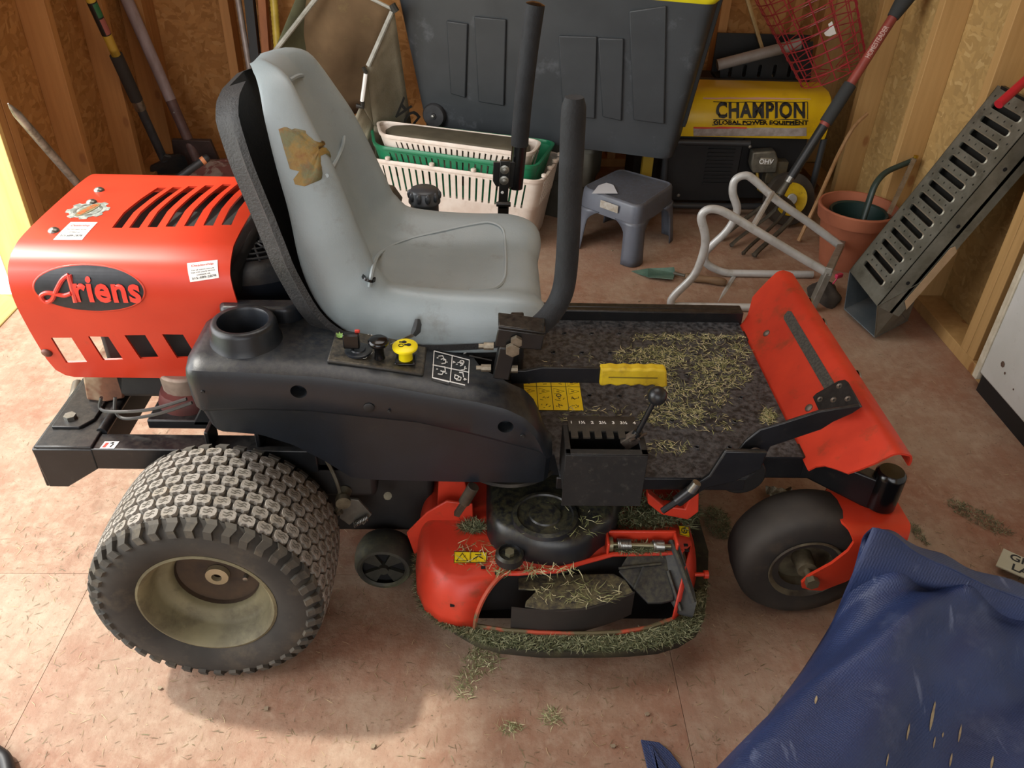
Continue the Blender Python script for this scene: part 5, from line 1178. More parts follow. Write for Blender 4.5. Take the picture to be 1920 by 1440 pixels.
# ---- things leaning at the back left
b = B(); P0, P1 = U(440, -40, y=3.50), U(466, 118, y=3.45); P2 = P0.lerp(P1, 1+P1.z/(P0.z-P1.z)*.98); b.tube([P0+(P0-P1)*2, P2], .012, 10); tag(b.to('metal_pole', M('pole_grey', 'a49c98', '8a807a', ns=15, rough=.45, metal=.3)), 'slim pale grey pole standing beside the black post in the back left', 'pole')
b = B(); P0, P1 = U(464, -40, y=3.52), U(480, 110, y=3.47); P2 = P0.lerp(P1, 1+P1.z/(P0.z-P1.z)*.98); b.tube([P0+(P0-P1)*2, P2], .030, 4, flat=(1, .8)); tag(b.to('black_post', M('post_black', '1e2022', rough=.6)), 'square black post leaning on the back wall left of the orange board', 'post')
b = B(); P0, P1 = U(490, -40, y=3.55), U(500, 100, y=3.5); P2 = P0.lerp(P1, 1+P1.z/(P0.z-P1.z)*.98); b.tube([P0+(P0-P1)*2, P2], .030, 4, flat=(1, .7)); tag(b.to('wooden_board', wood('orange_pine', 'a8683a', '8f5630')), 'narrow orange-brown board leaning between the black post and the yellow hose', 'board')
b = B(); P0, P1 = U(510, -40, y=3.48), U(521, 96, y=3.44); P2 = P0.lerp(P1, 1+P1.z/(P0.z-P1.z)*.98)
L_ = (P2-(P0+(P0-P1)*2)).length; st_ = P0+(P0-P1)*2; n = 150; b.tube([st_.lerp(P2, i/n) for i in range(n+1)], [.0145 if i % 2 else .0165 for i in range(n+1)], 12); tag(b.to('corrugated_hose', M('hose_yellow', 'c9b24a', 'b39c3c', ns=20, rough=.4)), 'ribbed yellow hose standing upright in the back left beside the bag', 'hose')
# ---- spade and shovel leaning in the left corner
def tool(name, label, cat, p0, p1, parts, group=None):
    t = thing(name, label, cat, p0 if p0.z < p1.z else p1, group)
    for nm, va, vb, ra, rb, m_ in parts:
        bb = B(); q0, q1 = atv(p0, p1, va), atv(p0, p1, vb); n = 4; bb.tube([q0.lerp(q1, i/n) for i in range(n+1)], [ra+(rb-ra)*i/n for i in range(n+1)], 14); bb.to(nm, m_, t, smooth=60)
    return t
p0, p1 = U(168, -5, x=-1.36), U(316, 318, z=.05)
top_ = p0+(p0-p1)*.5
sp = tool('spade', 'spade with yellow shaft and black foam grip, leaning in the left corner', 'spade', p1, p0, [('shaft', 92, 120, .0165, .0165, M('shaft_yellow', 'c9a83a', 'b8963a', ns=10, rough=.4)), ('foam_sleeve', 103, 187, .0235, .0235, M('foam_dark', '2e2a26', rough=.85)), ('collar', 184, 204, .0215, .0215, STEEL), ('socket', 203, 300, .0175, .017, M('socket_black', '2b2f33', '3a3e42', ns=30, rough=.4))])
b = B(); b.cyl(atv(p1, p0, 105), top_, .0165, n=14); b.to('shaft', M('shaft_yellow', ''), sp)
b = B(); b.cyl(atv(p1, p0, 64), atv(p1, p0, 2), .0172, n=14); lb_ = b.to('shaft_label', M('label_black', '1c1c1c', rough=.4), sp)
for va, vb, c_, m_ in ((4, 30, 1, M('label_green', '2f6a45', rough=.4)), (33, 62, 1, M('label_pink', '9c5a52', rough=.4))):
    b = B(); q0, q1 = atv(p1, p0, va), atv(p1, p0, vb); dd_ = (q1-q0).normalized(); s_ = dd_.cross(V((0, -1, .3))).normalized(); o_ = (EYE-q0).normalized(); o_ = (o_-dd_*o_.dot(dd_)).normalized(); s_ = dd_.cross(o_)
    if pjv(q0+s_*.01)[0] < pjv(q0)[0]: s_ = -s_
    b.grid([[q+(o_*math.cos(a)+s_*math.sin(a))*.0178 for a in (-.1, .3, .7, 1.1)] for q in (q0, q1)]); b.to('label_patch', m_, sp, fixn=False)
b = B(); q = atv(p1, p0, 296); e = [U(u, v, z=zz) for u, v, zz in ((282, 328, .02), (281, 314, .06), (300, 305, .09), (308, 292, .13), (320, 296, .12), (336, 292, .10), (346, 298, .07), (357, 325, .01))]
b.prism(e, V((0, .012, .006))); b.to('blade', M('blade_dark', '3b3f42', '4a4a46', ns=15, rough=.45, metal=.4), sp, bevel=.002)
p0, p1 = U(236, -5, y=3.52), U(372, 306, z=.04)
s2 = tool('shovel', 'shovel with pale lilac-grey handle and brown socket, right of the yellow spade', 'shovel', p1, p0, [('handle', 188, -5, .0225, .0245, M('handle_lilac', 'a8999a', '968684', ns=12, rough=.6, sc=(3, 3, .5))), ('socket', 300, 183, .0205, .022, M('socket_brown', '6c5450', '5a4440', ns=18, rough=.55))])
b = B(); q0, q1 = atv(p1, p0, -5), atv(p1, p0, -5)+(p0-p1)*.5; b.cyl(q0, q1, .0245, .025, n=14); b.to('handle', M('handle_lilac', ''), s2)
b = B(); e = [V(p1)+V((-.09, -.01, .10)), V(p1)+V((.07, -.01, .10)), V(p1)+V((.09, .02, -.03)), V(p1)+V((0, .03, -.037)), V(p1)+V((-.11, .02, -.03))]; b.prism(e, V((0, .02, .004))); b.to('blade', M('blade_brown', '4c3c38', '3a2f2c', ns=14, rough=.6), s2, bevel=.002)
b = B(); q = atv(p1, p0, 208); b.lathe([(.004, 0), (.003, .003), (.0003, .0035)], q+V((0, -.021, 0)), (0, -1, .3), 8); b.to('rivet', STEEL, s2)
# grey pipe
p0, p1 = U(15, 194, y=2.24), U(150, 350, y=2.5); p2 = p0+(p1-p0)*(p0.z-.02)/(p0.z-p1.z)
b = B(); n = 12; b.tube([p0, p0.lerp(p2, .02), p0.lerp(p2, .06), p0.lerp(p2, .3), p2], [.0015, .006, .0115, .0125, .0125], 14); tag(b.to('steel_pipe', M('pipe_steel', 'b0aeaa', '8a867e', ns=30, rough=.35, metal=.7, dirt='5e564a', da=.3, ds=30), smooth=60), 'grey steel bar with a pointed end leaning beside the doorway at left', 'bar')
# short black handle with an orange band
p0, p1 = U(325, 340, y=2.95), U(388, 296, y=3.02)
hh_ = thing('black_bar', 'black bar with an orange band near its end, lying behind the red hood', 'bar', (-1.1, 3, .1))
b = B(); b.cyl(p0+(p0-p1)*.9, p0.lerp(p1, .84), .014, n=14); b.to('grip', M('grip_black', '26292c', rough=.5), hh_)
b = B(); b.cyl(p0.lerp(p1, .84), p0.lerp(p1, .93), .0155, n=14); b.to('orange_band', M('band_orange', 'd0875a', rough=.5), hh_)
b = B(); q = p0.lerp(p1, .93); b.lathe([(.0145, 0), (.0145, .012), (.010, .018), (.0003, .019)], q, p1-p0, 14); b.to('end_cap', M('grip_black', ''), hh_)
def lump(name, c, s, m_, label, cat, seed=1, n=14, wob=.25, z0=0):
    rr_ = random.Random(seed); ph = [rr_.uniform(0, 6) for _ in range(8)]; b = B(); P = []
    for i in range(n+1):
        th = PI/2*i/n*1.0; P.append([])
        for k in range(2*n):
            a = PI*k/n; r = 1+wob*(.5*math.sin(3*a+ph[0]+2*th)+.35*math.sin(5*a+ph[1]-3*th)+.3*math.sin(7*th+ph[2]+2*a))
            P[-1].append((c[0]+s[0]*r*math.sin(th)*math.cos(a), c[1]+s[1]*r*math.sin(th)*math.sin(a), c[2]+s[2]*max(0, math.cos(th))*(.85+.15*r)))
    b.rings(P[::-1], True, True); return tag(b.to(name, m_, smooth=80), label, cat)
lump('crumpled_bag', (-1.10, 3.28, 0), (.17, .16, .10), M('bag_dull_red', '6e4440', '8a7a72', ns=18, nf=.9, rough=.6, dirt='39302c', da=.4), 'crumpled dull red and grey bag on the floor behind the hood', 'bag', 5)
# ---- generator
gn = thing('generator', 'yellow-tanked portable generator in a black tube frame behind the stool', 'generator', (1.0, 3.15, 0))
gx0, gx1, gy = .66, 1.285, 3.05
GY = M('tank_yellow', 'd9b516', 'cfa812', ns=6, rough=.3, coat=.4, dirt='8a7020', da=.15)
b = B(); pr = [(gy, .322), (gy-.004, .335), (gy-.006, .36), (gy-.002, .40), (gy+.012, .44), (gy+.035, .465), (gy+.07, .478), (gy+.10, .480), (gy+.20, .480), (gy+.20, .322)]
b.rings([[(x, y+i_, z) for y, z in pr] for x, i_ in ((gx0, 0), (gx1-.01, 0), (gx1, .004))]); tk = b.to('fuel_tank', GY, gn, smooth=35)
def tankp(u, v, d=0):
    bestp = None
    for i in range(len(pr)-5):
        for k in range(12):
            y = pr[i][0]+(pr[i+1][0]-pr[i][0])*k/12; z = pr[i][1]+(pr[i+1][1]-pr[i][1])*k/12; P_ = U(u, v, y=y); e = abs(P_.z-z)
            if bestp is None or e < bestp[0]: bestp = (e, V((P_.x, y-d, z+d*.2)))
    return bestp[1]
def tstrip(u0, v0, u1, v1, m_, nm, d=.0012):
    b = B(); b.grid([[tankp(u0+(u1-u0)*i/8, v0+(v1-v0)*j/4, d) for j in range(5)] for i in range(9)]); return b.to(nm, m_, tk, fixn=False)
tstrip(1300, 240, 1512, 255, M('strip_grey', 'a39a94', '8a8078', ns=40, rough=.4), 'grey_strip'); tstrip(1300, 238, 1400, 241, REDI, 'red_strip', .0016); tstrip(1318, 183, 1520, 186, M('strip_pink', 'c4928a', rough=.4), 'pink_strip')
def tmap(u0, v0, du, dv): return lambda x, y, d: tankp(u0+x*du, v0-y*dv, .0032)
text_bm('CHAMPION', .20, tmap(1426, 208, 150, 200), 0, bold=.008, spacing=1.10).to('lettering', INK, tk, smooth=0)
text_bm('GLOBAL POWER EQUIPMENT', .10, tmap(1426, 230, 134, 100), 0, bold=.004).to('lettering', INK, tk, smooth=0)
tstrip(1335, 233.5, 1512, 234.6, INK, 'underline', .002); tstrip(1520-7, 192, 1514.6, 224, INK, 'outline', .002); tstrip(1337, 190.6, 1514, 191.8, INK, 'outline', .002); tstrip(1337, 223.6, 1514, 224.6, INK, 'outline', .002)
b = B(); b.bx(.60, 1.245, 3.27, 3.31, .425, .462); b.to('rear_rail', GY, gn, bevel=.006)
GB = M('generator_black', '0f0f10', '161616', ns=20, rough=.6)
b = B(); b.bx(.66, 1.24, gy+.045, gy+.26, .45, .452); b.bx(.68, .98, gy+.02, gy+.28, .06, .318); b.bx(1.0, 1.25, gy+.08, gy+.28, .05, .31); b.to('engine_housing', GB, gn, bevel=.008)
for k in range(11): 
    z = .13+k*.015; bb = B(); bb.bx(.85, .955, gy+.014, gy+.022, z, z+.006); bb.to('louvre', GB, gn, smooth=0)
b = B(); TF = M('tube_dark', '2e3032', rough=.4); b.tube(rounded([(1.00, gy, .045), (.70, gy, .045), (.68, gy, .30), (1.0, gy, .30)], .05), .0125, 10); b.tube(rounded([(1.29, gy+.02, .32), (1.29, gy+.02, .045), (.99, gy, .045)], .05), .0125, 10); b.tube(rounded([(.68, gy+.3, .04), (.68, gy+.3, .45), (1.29, gy+.3, .45), (1.29, gy+.3, .04)], .05), .0125, 10); b.to('tube_frame', TF, gn)
for u, v in ((1406, 275), (1272, 366)):
    b = B(); p = U(u, v, y=gy-.012); b.lathe([(.007, 0), (.006, -.004), (.0003, -.005)], p, (0, 1, 0), 10); b.to('screw', STEEL, gn)
b = B(); q = [U(u, v, y=gy+.02) for u, v in ((1412, 286), (1454, 283), (1460, 300), (1456, 325), (1412, 325), (1408, 310))]; b.prism(q, (0, .05, 0)); vc = b.to('valve_cover', M('cast_grey', '7a7668', '5f5b50', ns=30, rough=.5, metal=.5), gn, bevel=.006)
cx3 = U(1436, 303, y=gy+.018); b = B(); b.box(cx3, (.048, .006, .03)); b.to('cover_plate', M('cover_plate', '948f7e', rough=.4, metal=.5), vc, bevel=.004)
text_bm('OHV', .026, lambda x, y, d: cx3+V((x, -.0036, y)), 0, bold=.0006).to('lettering', WHT, vc, smooth=0)
b = B(); b.bx(1.10, 1.18, gy+.03, gy+.08, .13, .22); b.cyl((1.14, gy+.03, .1), (1.14, gy+.1, .1), .03, n=16); b.to('carburettor', M('carb_dull', '4a463c', '5c5038', ns=30, rough=.6, metal=.3), gn, bevel=.004)
b = B(); b.tube([(1.06, gy+.05, .20), (1.07, gy+.0, .12), (1.15, gy, .07)], .006, 6); b.bx(.60, .64, gy-.0, gy+.03, .16, .3); b.to('yellow_fitting', M('fitting_yellow', '8f7418', rough=.5), gn)
# black slotted crate with grey tube, standing on the generator's far side
cr = thing('slotted_crate', 'black slotted crate tipped on edge behind the generator', 'crate', (1.1, 3.45, .46))
b = B(); crq = [U(u, v, y=3.40) for u, v in ((1350, 150), (1520, 150), (1525, 78), (1350, 112))]; ho = []
p2u = {}
crb = [(p.x, p.z) for p in crq]; hs_ = [slot(U(u, 133, y=3.4).x, U(u, 133, y=3.4).z, .05, .014, PI/2) for u in (1369, 1396, 1424, 1452, 1480)]
b.sheet(crb, hs_, lambda x, z, d: (x, 3.40+d, z), thick=.01); b.to('side', M('crate_black', '1d1f1f', rough=.55), cr, smooth=0)
b = B(); b.bx(min(p[0] for p in crb), max(p[0] for p in crb), 3.5, 3.51, .44, .6); b.bx(min(p[0] for p in crb), max(p[0] for p in crb), 3.41, 3.5, .44, .45); b.to('base', M('crate_black', ''), cr)
b = B(); b.tube([U(1345, 122, y=3.36), U(1500, 82, y=3.36)], .022, 12); b.to('grey_tube', M('tube_pale', '9a9590', '857f78', ns=12, rough=.4), cr)
bx_ = B().bx(.62, 1.30, 3.36, 3.56, 0, .44).to('cardboard_box', M('dark_box', '2a211b', '352a20', ns=8, rough=.9), smooth=0, bevel=.004); tag(bx_, 'dark box on the floor behind the generator, under the slotted crate', 'box')
# red wire basket
wb_ = thing('wire_basket', 'red wire basket tipped on its side above the generator', 'basket', (1.15, 3.2, .47))
a0, a1 = U(1488, -80, y=3.14), U(1562, 132, y=3.10); ax = (a1-a0).normalized(); e1 = ax.cross(V((0, -1, 0))).normalized(); e2 = ax.cross(e1)
RWM = M('wire_red', '8e1f2c', 'a02a34', ns=20, rough=.35, coat=.3); Lw = (a1-a0).length
for k in range(12):
    r = .172-.052*k/11; c_ = a0+ax*Lw*(k/11)**.95; b = B(); b.tube([c_+(e1*math.cos(i*PI/16)+e2*math.sin(i*PI/16))*r for i in range(32)], .0021, 5, loop=True); b.to('wire_ring', RWM, wb_)
for k in range(14):
    a = k*PI/7; b = B(); b.tube([a0+(e1*math.cos(a)+e2*math.sin(a))*.172, a1+(e1*math.cos(a)+e2*math.sin(a))*.118, a1+(e1*math.cos(a)+e2*math.sin(a))*.03], .0023, 5); b.to('long_wire', RWM, wb_)
b = B(); q = [U(u, v, y=3.0) for u, v in ((1545, 62), (1555, 54), (1553, 45), (1560, 40), (1563, 48), (1568, 63), (1556, 68), (1548, 67))]; b.prism(q, (0, .001, 0)); b.to('white_tag', WHT, wb_, smooth=0)
b = B(); P = [U(1398, -10, y=3.5), U(1425, 78, y=3.46)]; b.tube([P[0]+(P[0]-P[1]), P[1]+(P[1]-P[0])*3], .008, 6); tag(b.to('lath', wood('lath_pale', 'c0a878', 'a88f60')), 'thin pale wooden lath leaning on the back wall left of the red wire basket', 'lath')
# ---- hose reel / tape and garden fork
p1, p0 = U(1478, 340, y=2.82), U(1692, 5, y=2.98)
RS = M('shaft_red', '8e4036', '7c3830', ns=12, rough=.45)
fk_ = tool('garden_fork', 'garden fork with red shaft and black grips, leaning in the right corner', 'fork', p1, p0, [('shaft', 162, 30, .0165, .0165, RS), ('foam_grip', 230, 158, .0225, .0225, M('foam_dark2', '2e3030', rough=.85)), ('red_ring', 236, 228, .018, .018, RS), ('lower_shaft', 332, 236, .0165, .0175, M('shaft_black', '1f2122', rough=.4)), ('ferrule', 342, 328, .0145, .0145, STEEL)])
b = B(); q0, q1 = atv(p1, p0, 33), atv(p1, p0, -10); b.tube([q0, q0.lerp(q1, .3), q1, q1+(p0-p1)*.03+V((.04, 0, .02))], [.020, .024, .032, .03], 12); b.to('handle_grip', M('foam_dark2', ''), fk_)
q0, q1 = atv(p1, p0, 112), atv(p1, p0, 50); dd_ = (q1-q0).normalized(); o_ = (EYE-q0).normalized(); o_ = (o_-dd_*o_.dot(dd_)).normalized(); s_ = dd_.cross(o_)
mid = (q0+q1)/2; up_ = -s_ if pjv(mid+s_*.05)[0] > pjv(mid)[0] else s_
text_bm('HOMESTEADER', .026, lambda x, y, d: mid+dd_*x+(up_*math.sin(y/.017)+o_*math.cos(y/.017))*.0171, 0, bold=.0004, xs=(q1-q0).length/.19).to('lettering', M('print_pale', 'b89a90', rough=.5), fk_, smooth=0)
bs_ = atv(p1, p0, 342); b = B(); b.cyl(bs_, bs_+(bs_-p0).normalized()*.05, .012, .016, 10); b.to('fork_neck', M('fork_metal', '5a564c', '45423a', ns=20, rough=.5, metal=.5), fk_)
for (um, vm, ut, vt) in ((1432, 385, 1352, 450), (1452, 395, 1370, 463), (1470, 400, 1392, 478), (1490, 402, 1412, 482)):
    b = B(); nk = bs_+(bs_-p0).normalized()*.05; P = smoothpath([nk, U(um, vm, z=.10), U(ut+12, vt-14, z=.03), U(ut, vt, z=.008)], 4); b.tube(P, [.009]*(len(P)-3)+[.012, .008, .002], 6, flat=(1, .6)); b.to('tine', M('fork_metal', ''), fk_)
rc = U(1474, 392, y=2.99); rl_ = thing('hose_reel', 'small black and yellow reel standing behind the garden fork', 'reel', (rc.x, 2.99, 0)); rc.z = .105
rn = V((.15, -1, .35)).normalized()
b = B(); b.lathe([(.055, -.02), (.098, -.02), (.102, -.012), (.102, .012), (.098, .02), (.055, .02), (.055, -.02)], rc, rn, 40); b.to('reel_body', M('reel_dark', '3c352c', '2c2721', ns=12, rough=.6), rl_, smooth=40)
b = B(); b.lathe([(.0005, .012), (.022, .012), (.022, .018), (.050, .018), (.062, .024), (.064, .018), (.064, .008), (.0005, .008)], rc+rn*.006, rn, 34); b.to('yellow_hub', M('hub_yellow', 'c9a81c', 'b09018', ns=20, rough=.45, dirt='4a3f1c', da=.3, ds=30), rl_, smooth=40)
b = B(); b.lathe([(.022, .022), (.018, .026), (.0003, .026)], rc+rn*.006, rn, 20); b.to('hub_cap', M('cap_pale', '9a9a94', rough=.4), rl_)
# curved stick
b = B(); b.tube(smoothpath([U(1497, 452, z=.01), U(1535, 372, y=2.87), U(1572, 290, y=3.0), U(1600, 240, y=3.03), U(1626, 213, y=3.06)], 6), [.0075]*18+[.007]*7, 8); tag(b.to('curved_stick', wood('stick_wood', 'b08a60', '96724a')), 'thin curved wooden stick standing on the floor between the reel and terracotta pot', 'stick')
# ---- terracotta pots with a bow saw
pc = V((1.30, 2.66, 0)); TC = M('terracotta', 'a15f42', '91533a', ns=6, rough=.8, dirt='6e4632', da=.2)
pt = thing('flower_pot', 'terracotta flower pot holding garden tools, near the right wall', 'pot', pc)
b = B(); b.lathe([(.085, 0), (.118, .17), (.130, .172), (.137, .215), (.134, .220), (.128, .219), (.122, .19), (.112, .17), (.083, .012), (.0005, .012)], pc, (0, 0, 1), 44); b.to('pot_body', TC, pt, smooth=40)
b = B(); b.lathe([(.07, .10), (.088, .10), (.10, .19), (.097, .195), (.09, .19), (.08, .12), (.0005, .115)], pc+V((.01, .01, 0)), (0, 0, 1), 30); tag(b.to('green_pot', M('pot_green', '16302c', rough=.5), smooth=40), 'dark green nursery pot inside the terracotta pot', 'pot')
sw_ = thing('bow_saw', 'dark green pruning saw with a long toothed blade, standing in the terracotta pot', 'saw', pc+V((.05, 0, .1)))
b = B(); P = rounded([U(1618, 412, y=2.62), U(1640, 345, y=2.66), U(1660, 322, y=2.70), U(1714, 300, y=2.72)], .03, 5); b.tube(P, .0125, 10, flat=(1.2, .8)); b.to('saw_frame', M('saw_green', '24332e', '2c3c36', ns=30, rough=.45), sw_, smooth=60)
b = B(); s0_, s1_ = U(1716, 298, y=2.70), U(1668, 402, y=2.62); dl = (s1_-s0_); nrmv = V((-.9, -.25, -.3)); nrmv = (nrmv-dl.normalized()*nrmv.dot(dl.normalized())).normalized()
ptz = [s0_+nrmv*.004]; n = 34
for i in range(n): ptz += [s0_.lerp(s1_, (i+.1)/n)+nrmv*.010, s0_.lerp(s1_, (i+.6)/n)+nrmv*.015]
ptz += [s1_+nrmv*.009, s1_-nrmv*.004, s0_-nrmv*.004]; b.prism(ptz, (.0015, -.001, 0)); b.to('saw_blade', M('blade_pale', 'a89e90', '8c8274', ns=30, rough=.35, metal=.6), sw_, smooth=0)
b = B(); b.lathe([(.008, -.004), (.008, .004), (.0003, .006)], s0_+V((0, 0, .008)), (0, 0, 1), 10); b.to('wing_nut', M('brass', 'b09030', rough=.3, metal=.8), sw_)
# ---- steel loading ramps
yL, yR = 2.325, 2.095
bl = V((1.165, 0, .135)); tr_ = V((1.405, 0, .665)); dl = (tr_-bl); Lr = dl.length; dl.normalize(); nn = V((dl.z, 0, -dl.x))   # nn points to the wall, away from the face
GT = GALV
def ramp_thing(label, off, name='loading_ramp', full=True, hd_=.058):
    t = thing(name, label, 'ramp', (1.2, 2.2, 0), RG)
    def mp(s, w_, d): return V((bl.x, 0, bl.z))+dl*s+nn*(d+off)+V((0, yL-w_, 0))
    wd = yL-yR; ho = []; s_top = Lr+.06
    if full:
        n = 14; ps_ = (s_top-.06)/n
        for i in range(n):
            s = .055+ps_*(i)
            if i not in (): ho.append(slot(s, wd/2-.003, wd*.64, .017, PI/2, 4))
            for k in range(6 if i < n-1 else 6):
                ho.append(circ(s+ps_/2, wd*(.10+.8*k/5), .0035, 6))
    b = B(); b.sheet([(0, 0), (s_top, 0), (s_top, wd), (0, wd)], ho, lambda s, w_, d: mp(s, w_, d), thick=.003); b.to('deck_plate', GT, t, smooth=0)
    if full:
        b = B(); n = 14; ps_ = (s_top-.06)/n
        for i in range(n):
            o1 = slot(.055+ps_*i, wd/2-.003, wd*.64, .017, PI/2, 4); o2 = slot(.055+ps_*i, wd/2-.003, wd*.64+.006, .023, PI/2, 4)
            b.rings([[mp(s, w_, .002) for s, w_ in o1], [mp(s, w_, -.003) for s, w_ in o1], [mp(s, w_, 0) for s, w_ in o2]], True, False)
        b.to('slot_rim', M('galv_bright', '9a998c', rough=.4, metal=.6), t, smooth=50)
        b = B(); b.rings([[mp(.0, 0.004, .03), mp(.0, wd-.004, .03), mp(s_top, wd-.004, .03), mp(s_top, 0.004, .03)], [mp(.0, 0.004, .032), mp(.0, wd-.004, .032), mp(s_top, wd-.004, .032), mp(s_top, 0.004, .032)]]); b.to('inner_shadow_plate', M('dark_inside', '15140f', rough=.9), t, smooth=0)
    for w_, nm in ((0, 1), (wd, -1)):
        b = B(); b.rings([[mp(s, w_, d_) for s, d_ in ((0, 0), (s_top, 0), (s_top, hd_), (-.0, hd_))], [mp(s, w_-nm*-.003 if nm > 0 else w_-.003, d_) for s, d_ in ((0, 0), (s_top, 0), (s_top, hd_), (-.0, hd_))]]); b.to('side_flange', GT, t, smooth=0)
    return t, mp, wd, s_top
RG = 'nested steel loading ramps at the right wall'
ra, mp, wd, s_top = ramp_thing('front one of two nested galvanised steel ramps, with slotted face, leaning on the right wall', 0)
b = B(); f0 = [mp(.0, w_, .02) for w_ in (.01, wd-.01)]; f1 = [V((p.x-.02, p.y+(.0), .03)) for p in f0]
ft = [U(1582, 580, z=.022), U(1640, 634, z=.010), U(1702, 602, z=.012), U(1650, 548, z=.03)]
b.prism(ft, (0, 0, .004)); b.prism([ft[0], ft[3], mp(.0, .0, .03), mp(.0, .0, .0)], (0, -.004, 0)); b.prism([ft[3]+V((0, 0, .0)), ft[2], mp(.02, wd, .055), mp(.02, 0, .055)], (.003, 0, 0)); b.to('foot_plate', M('foot_blue_grey', '5a6468', '6c7274', ns=12, rough=.5, metal=.3, dirt='4a4438', da=.3), ra, bevel=.001)
b = B(); q = [ft[1]+V((0, .0, 0)), ft[2], mp(.12, wd+.002, .062), mp(0, wd+.002, 0)]; b.prism(q, (0, .003, 0)); b.to('foot_gusset', GT, ra, smooth=0)
for s, d in ((.10, .03), (.30, .035), (.48, .03), (.60, .04)):
    b = B(); b.lathe([(.006, 0), (.0055, .001), (.0003, .0005)], mp(s, wd+.001, d), (0, -1, 0), 10); b.to('rivet_hole', HOLE, ra)
rb, mp2, _, _ = ramp_thing('rear one of two nested galvanised steel ramps, mostly hidden, nearest the right wall', .048, full=False, hd_=.036)
b = B(); b.prism([mp2(.05, wd+.004, .012), mp2(.24, wd+.004, .012), mp2(.25, wd+.004, .02), mp2(.24, wd+.004, .036), mp2(.03, wd+.004, .036)], (0, -.002, 0)); b.to('bare_patch', M('tape_tan', 'a88c6c', '98805e', ns=20, rough=.7), rb, smooth=0)
b = B(); b.bx(0, 0, 0, 0, 0, 0); b.bm.free()
b = B(); e0_, e1_ = mp(s_top, .02, .004), mp(s_top, wd-.02, .004); b.tube([e0_, e1_], .008, 4); b.to('end_hook', BLK, ra)
p0, p1 = U(1872, 196, y=2.14), U(1935, 140, y=2.2)
rh = thing('red_handled_tool', 'red-handled tool lying across the top of the ramps at right', 'tool', (p0+p1)/2); b = B(); b.cyl(p0, p1, .012, n=14); b.to('handle', M('handle_red', 'b0202c', rough=.35), rh); b = B(); b.cyl(p1, p1+(p1-p0)*1.2+V((0, 0, 0)), .0135, n=14); b.to('grip', M('grip_black', ''), rh)
# small dark glove with a pink tag
lump('work_glove', (1.14, 2.40, 0), (.05, .07, .05), M('glove_dark', '2a241e', '3c342b', ns=30, rough=.9), 'dark crumpled work glove on the floor beside the ramp foot', 'glove', 9)
b = B(); p = U(1573, 517, z=.07); b.box(p, (.028, .012, .014), Matrix.Rotation(.5, 3, 'Z')); b.tube([p, p+V((-.02, 0, -.05))], .003, 5); tag(b.to('pink_clip', M('clip_pink', 'd03a5a', rough=.4), bevel=.003), 'small pink plastic clip beside the dark glove', 'clip')
# ---- aluminium frame
al = thing('aluminium_frame', 'bent aluminium tube rack standing on the floor right of the step stool', 'rack', (.85, 2.4, 0))
def rail(pts, y, r=.0135):
    b = B(); P = smoothpath([U(u, v, y=y) for u, v in pts], 6); mn = min(p.z for p in P)
    P = [V((p.x, p.y, max(p.z, r+.001))) for p in P]; b.tube(P, r, 10, flat=(1.0, .8)); b.to('side_rail', ALU, al, smooth=60)
rail([(1552, 512), (1500, 482), (1430, 440), (1370, 404), (1345, 393), (1325, 394), (1315, 408), (1322, 440), (1320, 470), (1302, 515), (1268, 550), (1258, 566), (1266, 580), (1290, 586), (1340, 592), (1420, 600), (1480, 606)], 2.29)
rail([(1578, 463), (1520, 420), (1460, 378), (1415, 338), (1397, 329), (1378, 338), (1374, 362), (1382, 395), (1365, 430), (1335, 460), (1322, 476), (1325, 494), (1350, 508), (1385, 516), (1440, 530), (1515, 548)], 2.53)
for (u0, v0, y0_, u1, v1, y1_) in ((1448, 362, 2.53, 1412, 424, 2.29), (1376, 520, 2.53, 1335, 588, 2.29)):
    b = B(); b.tube([U(u0, v0, y=y0_), U(u1, v1, y=y1_)], .009, 8); b.to('cross_bar', ALU, al)
b = B(); q0, q1 = U(1576, 462, y=2.56), U(1516, 585, y=2.1); q0, q1 = U(1578, 460, y=2.55), U(1548, 522, y=2.27); q2 = U(1515, 592, y=2.26); 
b.tube([U(1578, 458, y=2.56), U(1553, 510, y=2.27)], .019, 4, flat=(1, .8)); b.tube([U(1553, 508, y=2.28), U(1518, 584, y=2.30)], .019, 4, flat=(1, .8)); b.to('end_bar', M('alu_dull', '97968e', '7c7a70', ns=16, rough=.45, metal=.5), al, bevel=.002)
# ---- trowel
tw = thing('garden_trowel', 'green-bladed trowel with a wooden handle lying on the floor behind the footplate', 'trowel', U(1260, 515, z=0))
b = B(); q = [(1184, 508), (1215, 503), (1264, 501), (1266, 512), (1262, 523), (1215, 519)]; zs = (.002, .012, .02, .004, .02, .012); P = [U(u, v, z=z) for (u, v), z in zip(q, zs)]
b.face([P[0], P[1], P[5]]); m1 = U(1240, 513, z=.006); b.face([P[1], P[2], P[3], m1]); b.face([P[1], m1, P[5]]); b.face([m1, P[3], P[4], P[5]]); o = b.to('blade', M('trowel_green', '3f5c50', '587466', ns=20, rough=.6, dirt='6e6a5a', da=.4), tw, smooth=0); md = o.modifiers.new('t', 'SOLIDIFY'); md.thickness = .002
b = B(); b.tube([U(1264, 512, z=.012), U(1285, 517, z=.02)], .006, 8); b.to('tang', M('tang_dark', '4a4438', rough=.6), tw); b = B(); P = smoothpath([U(1283, 517, z=.016), U(1310, 522, z=.016), U(1340, 526, z=.016), U(1362, 530, z=.014)], 4); b.tube(P, [.009, .012, .014, .015, .014, .013, .012, .013, .014, .015, .014, .013, .008][:len(P)], 10); b.to('handle', wood('trowel_wood', '7a6044', '5e4832', axis=0), tw)
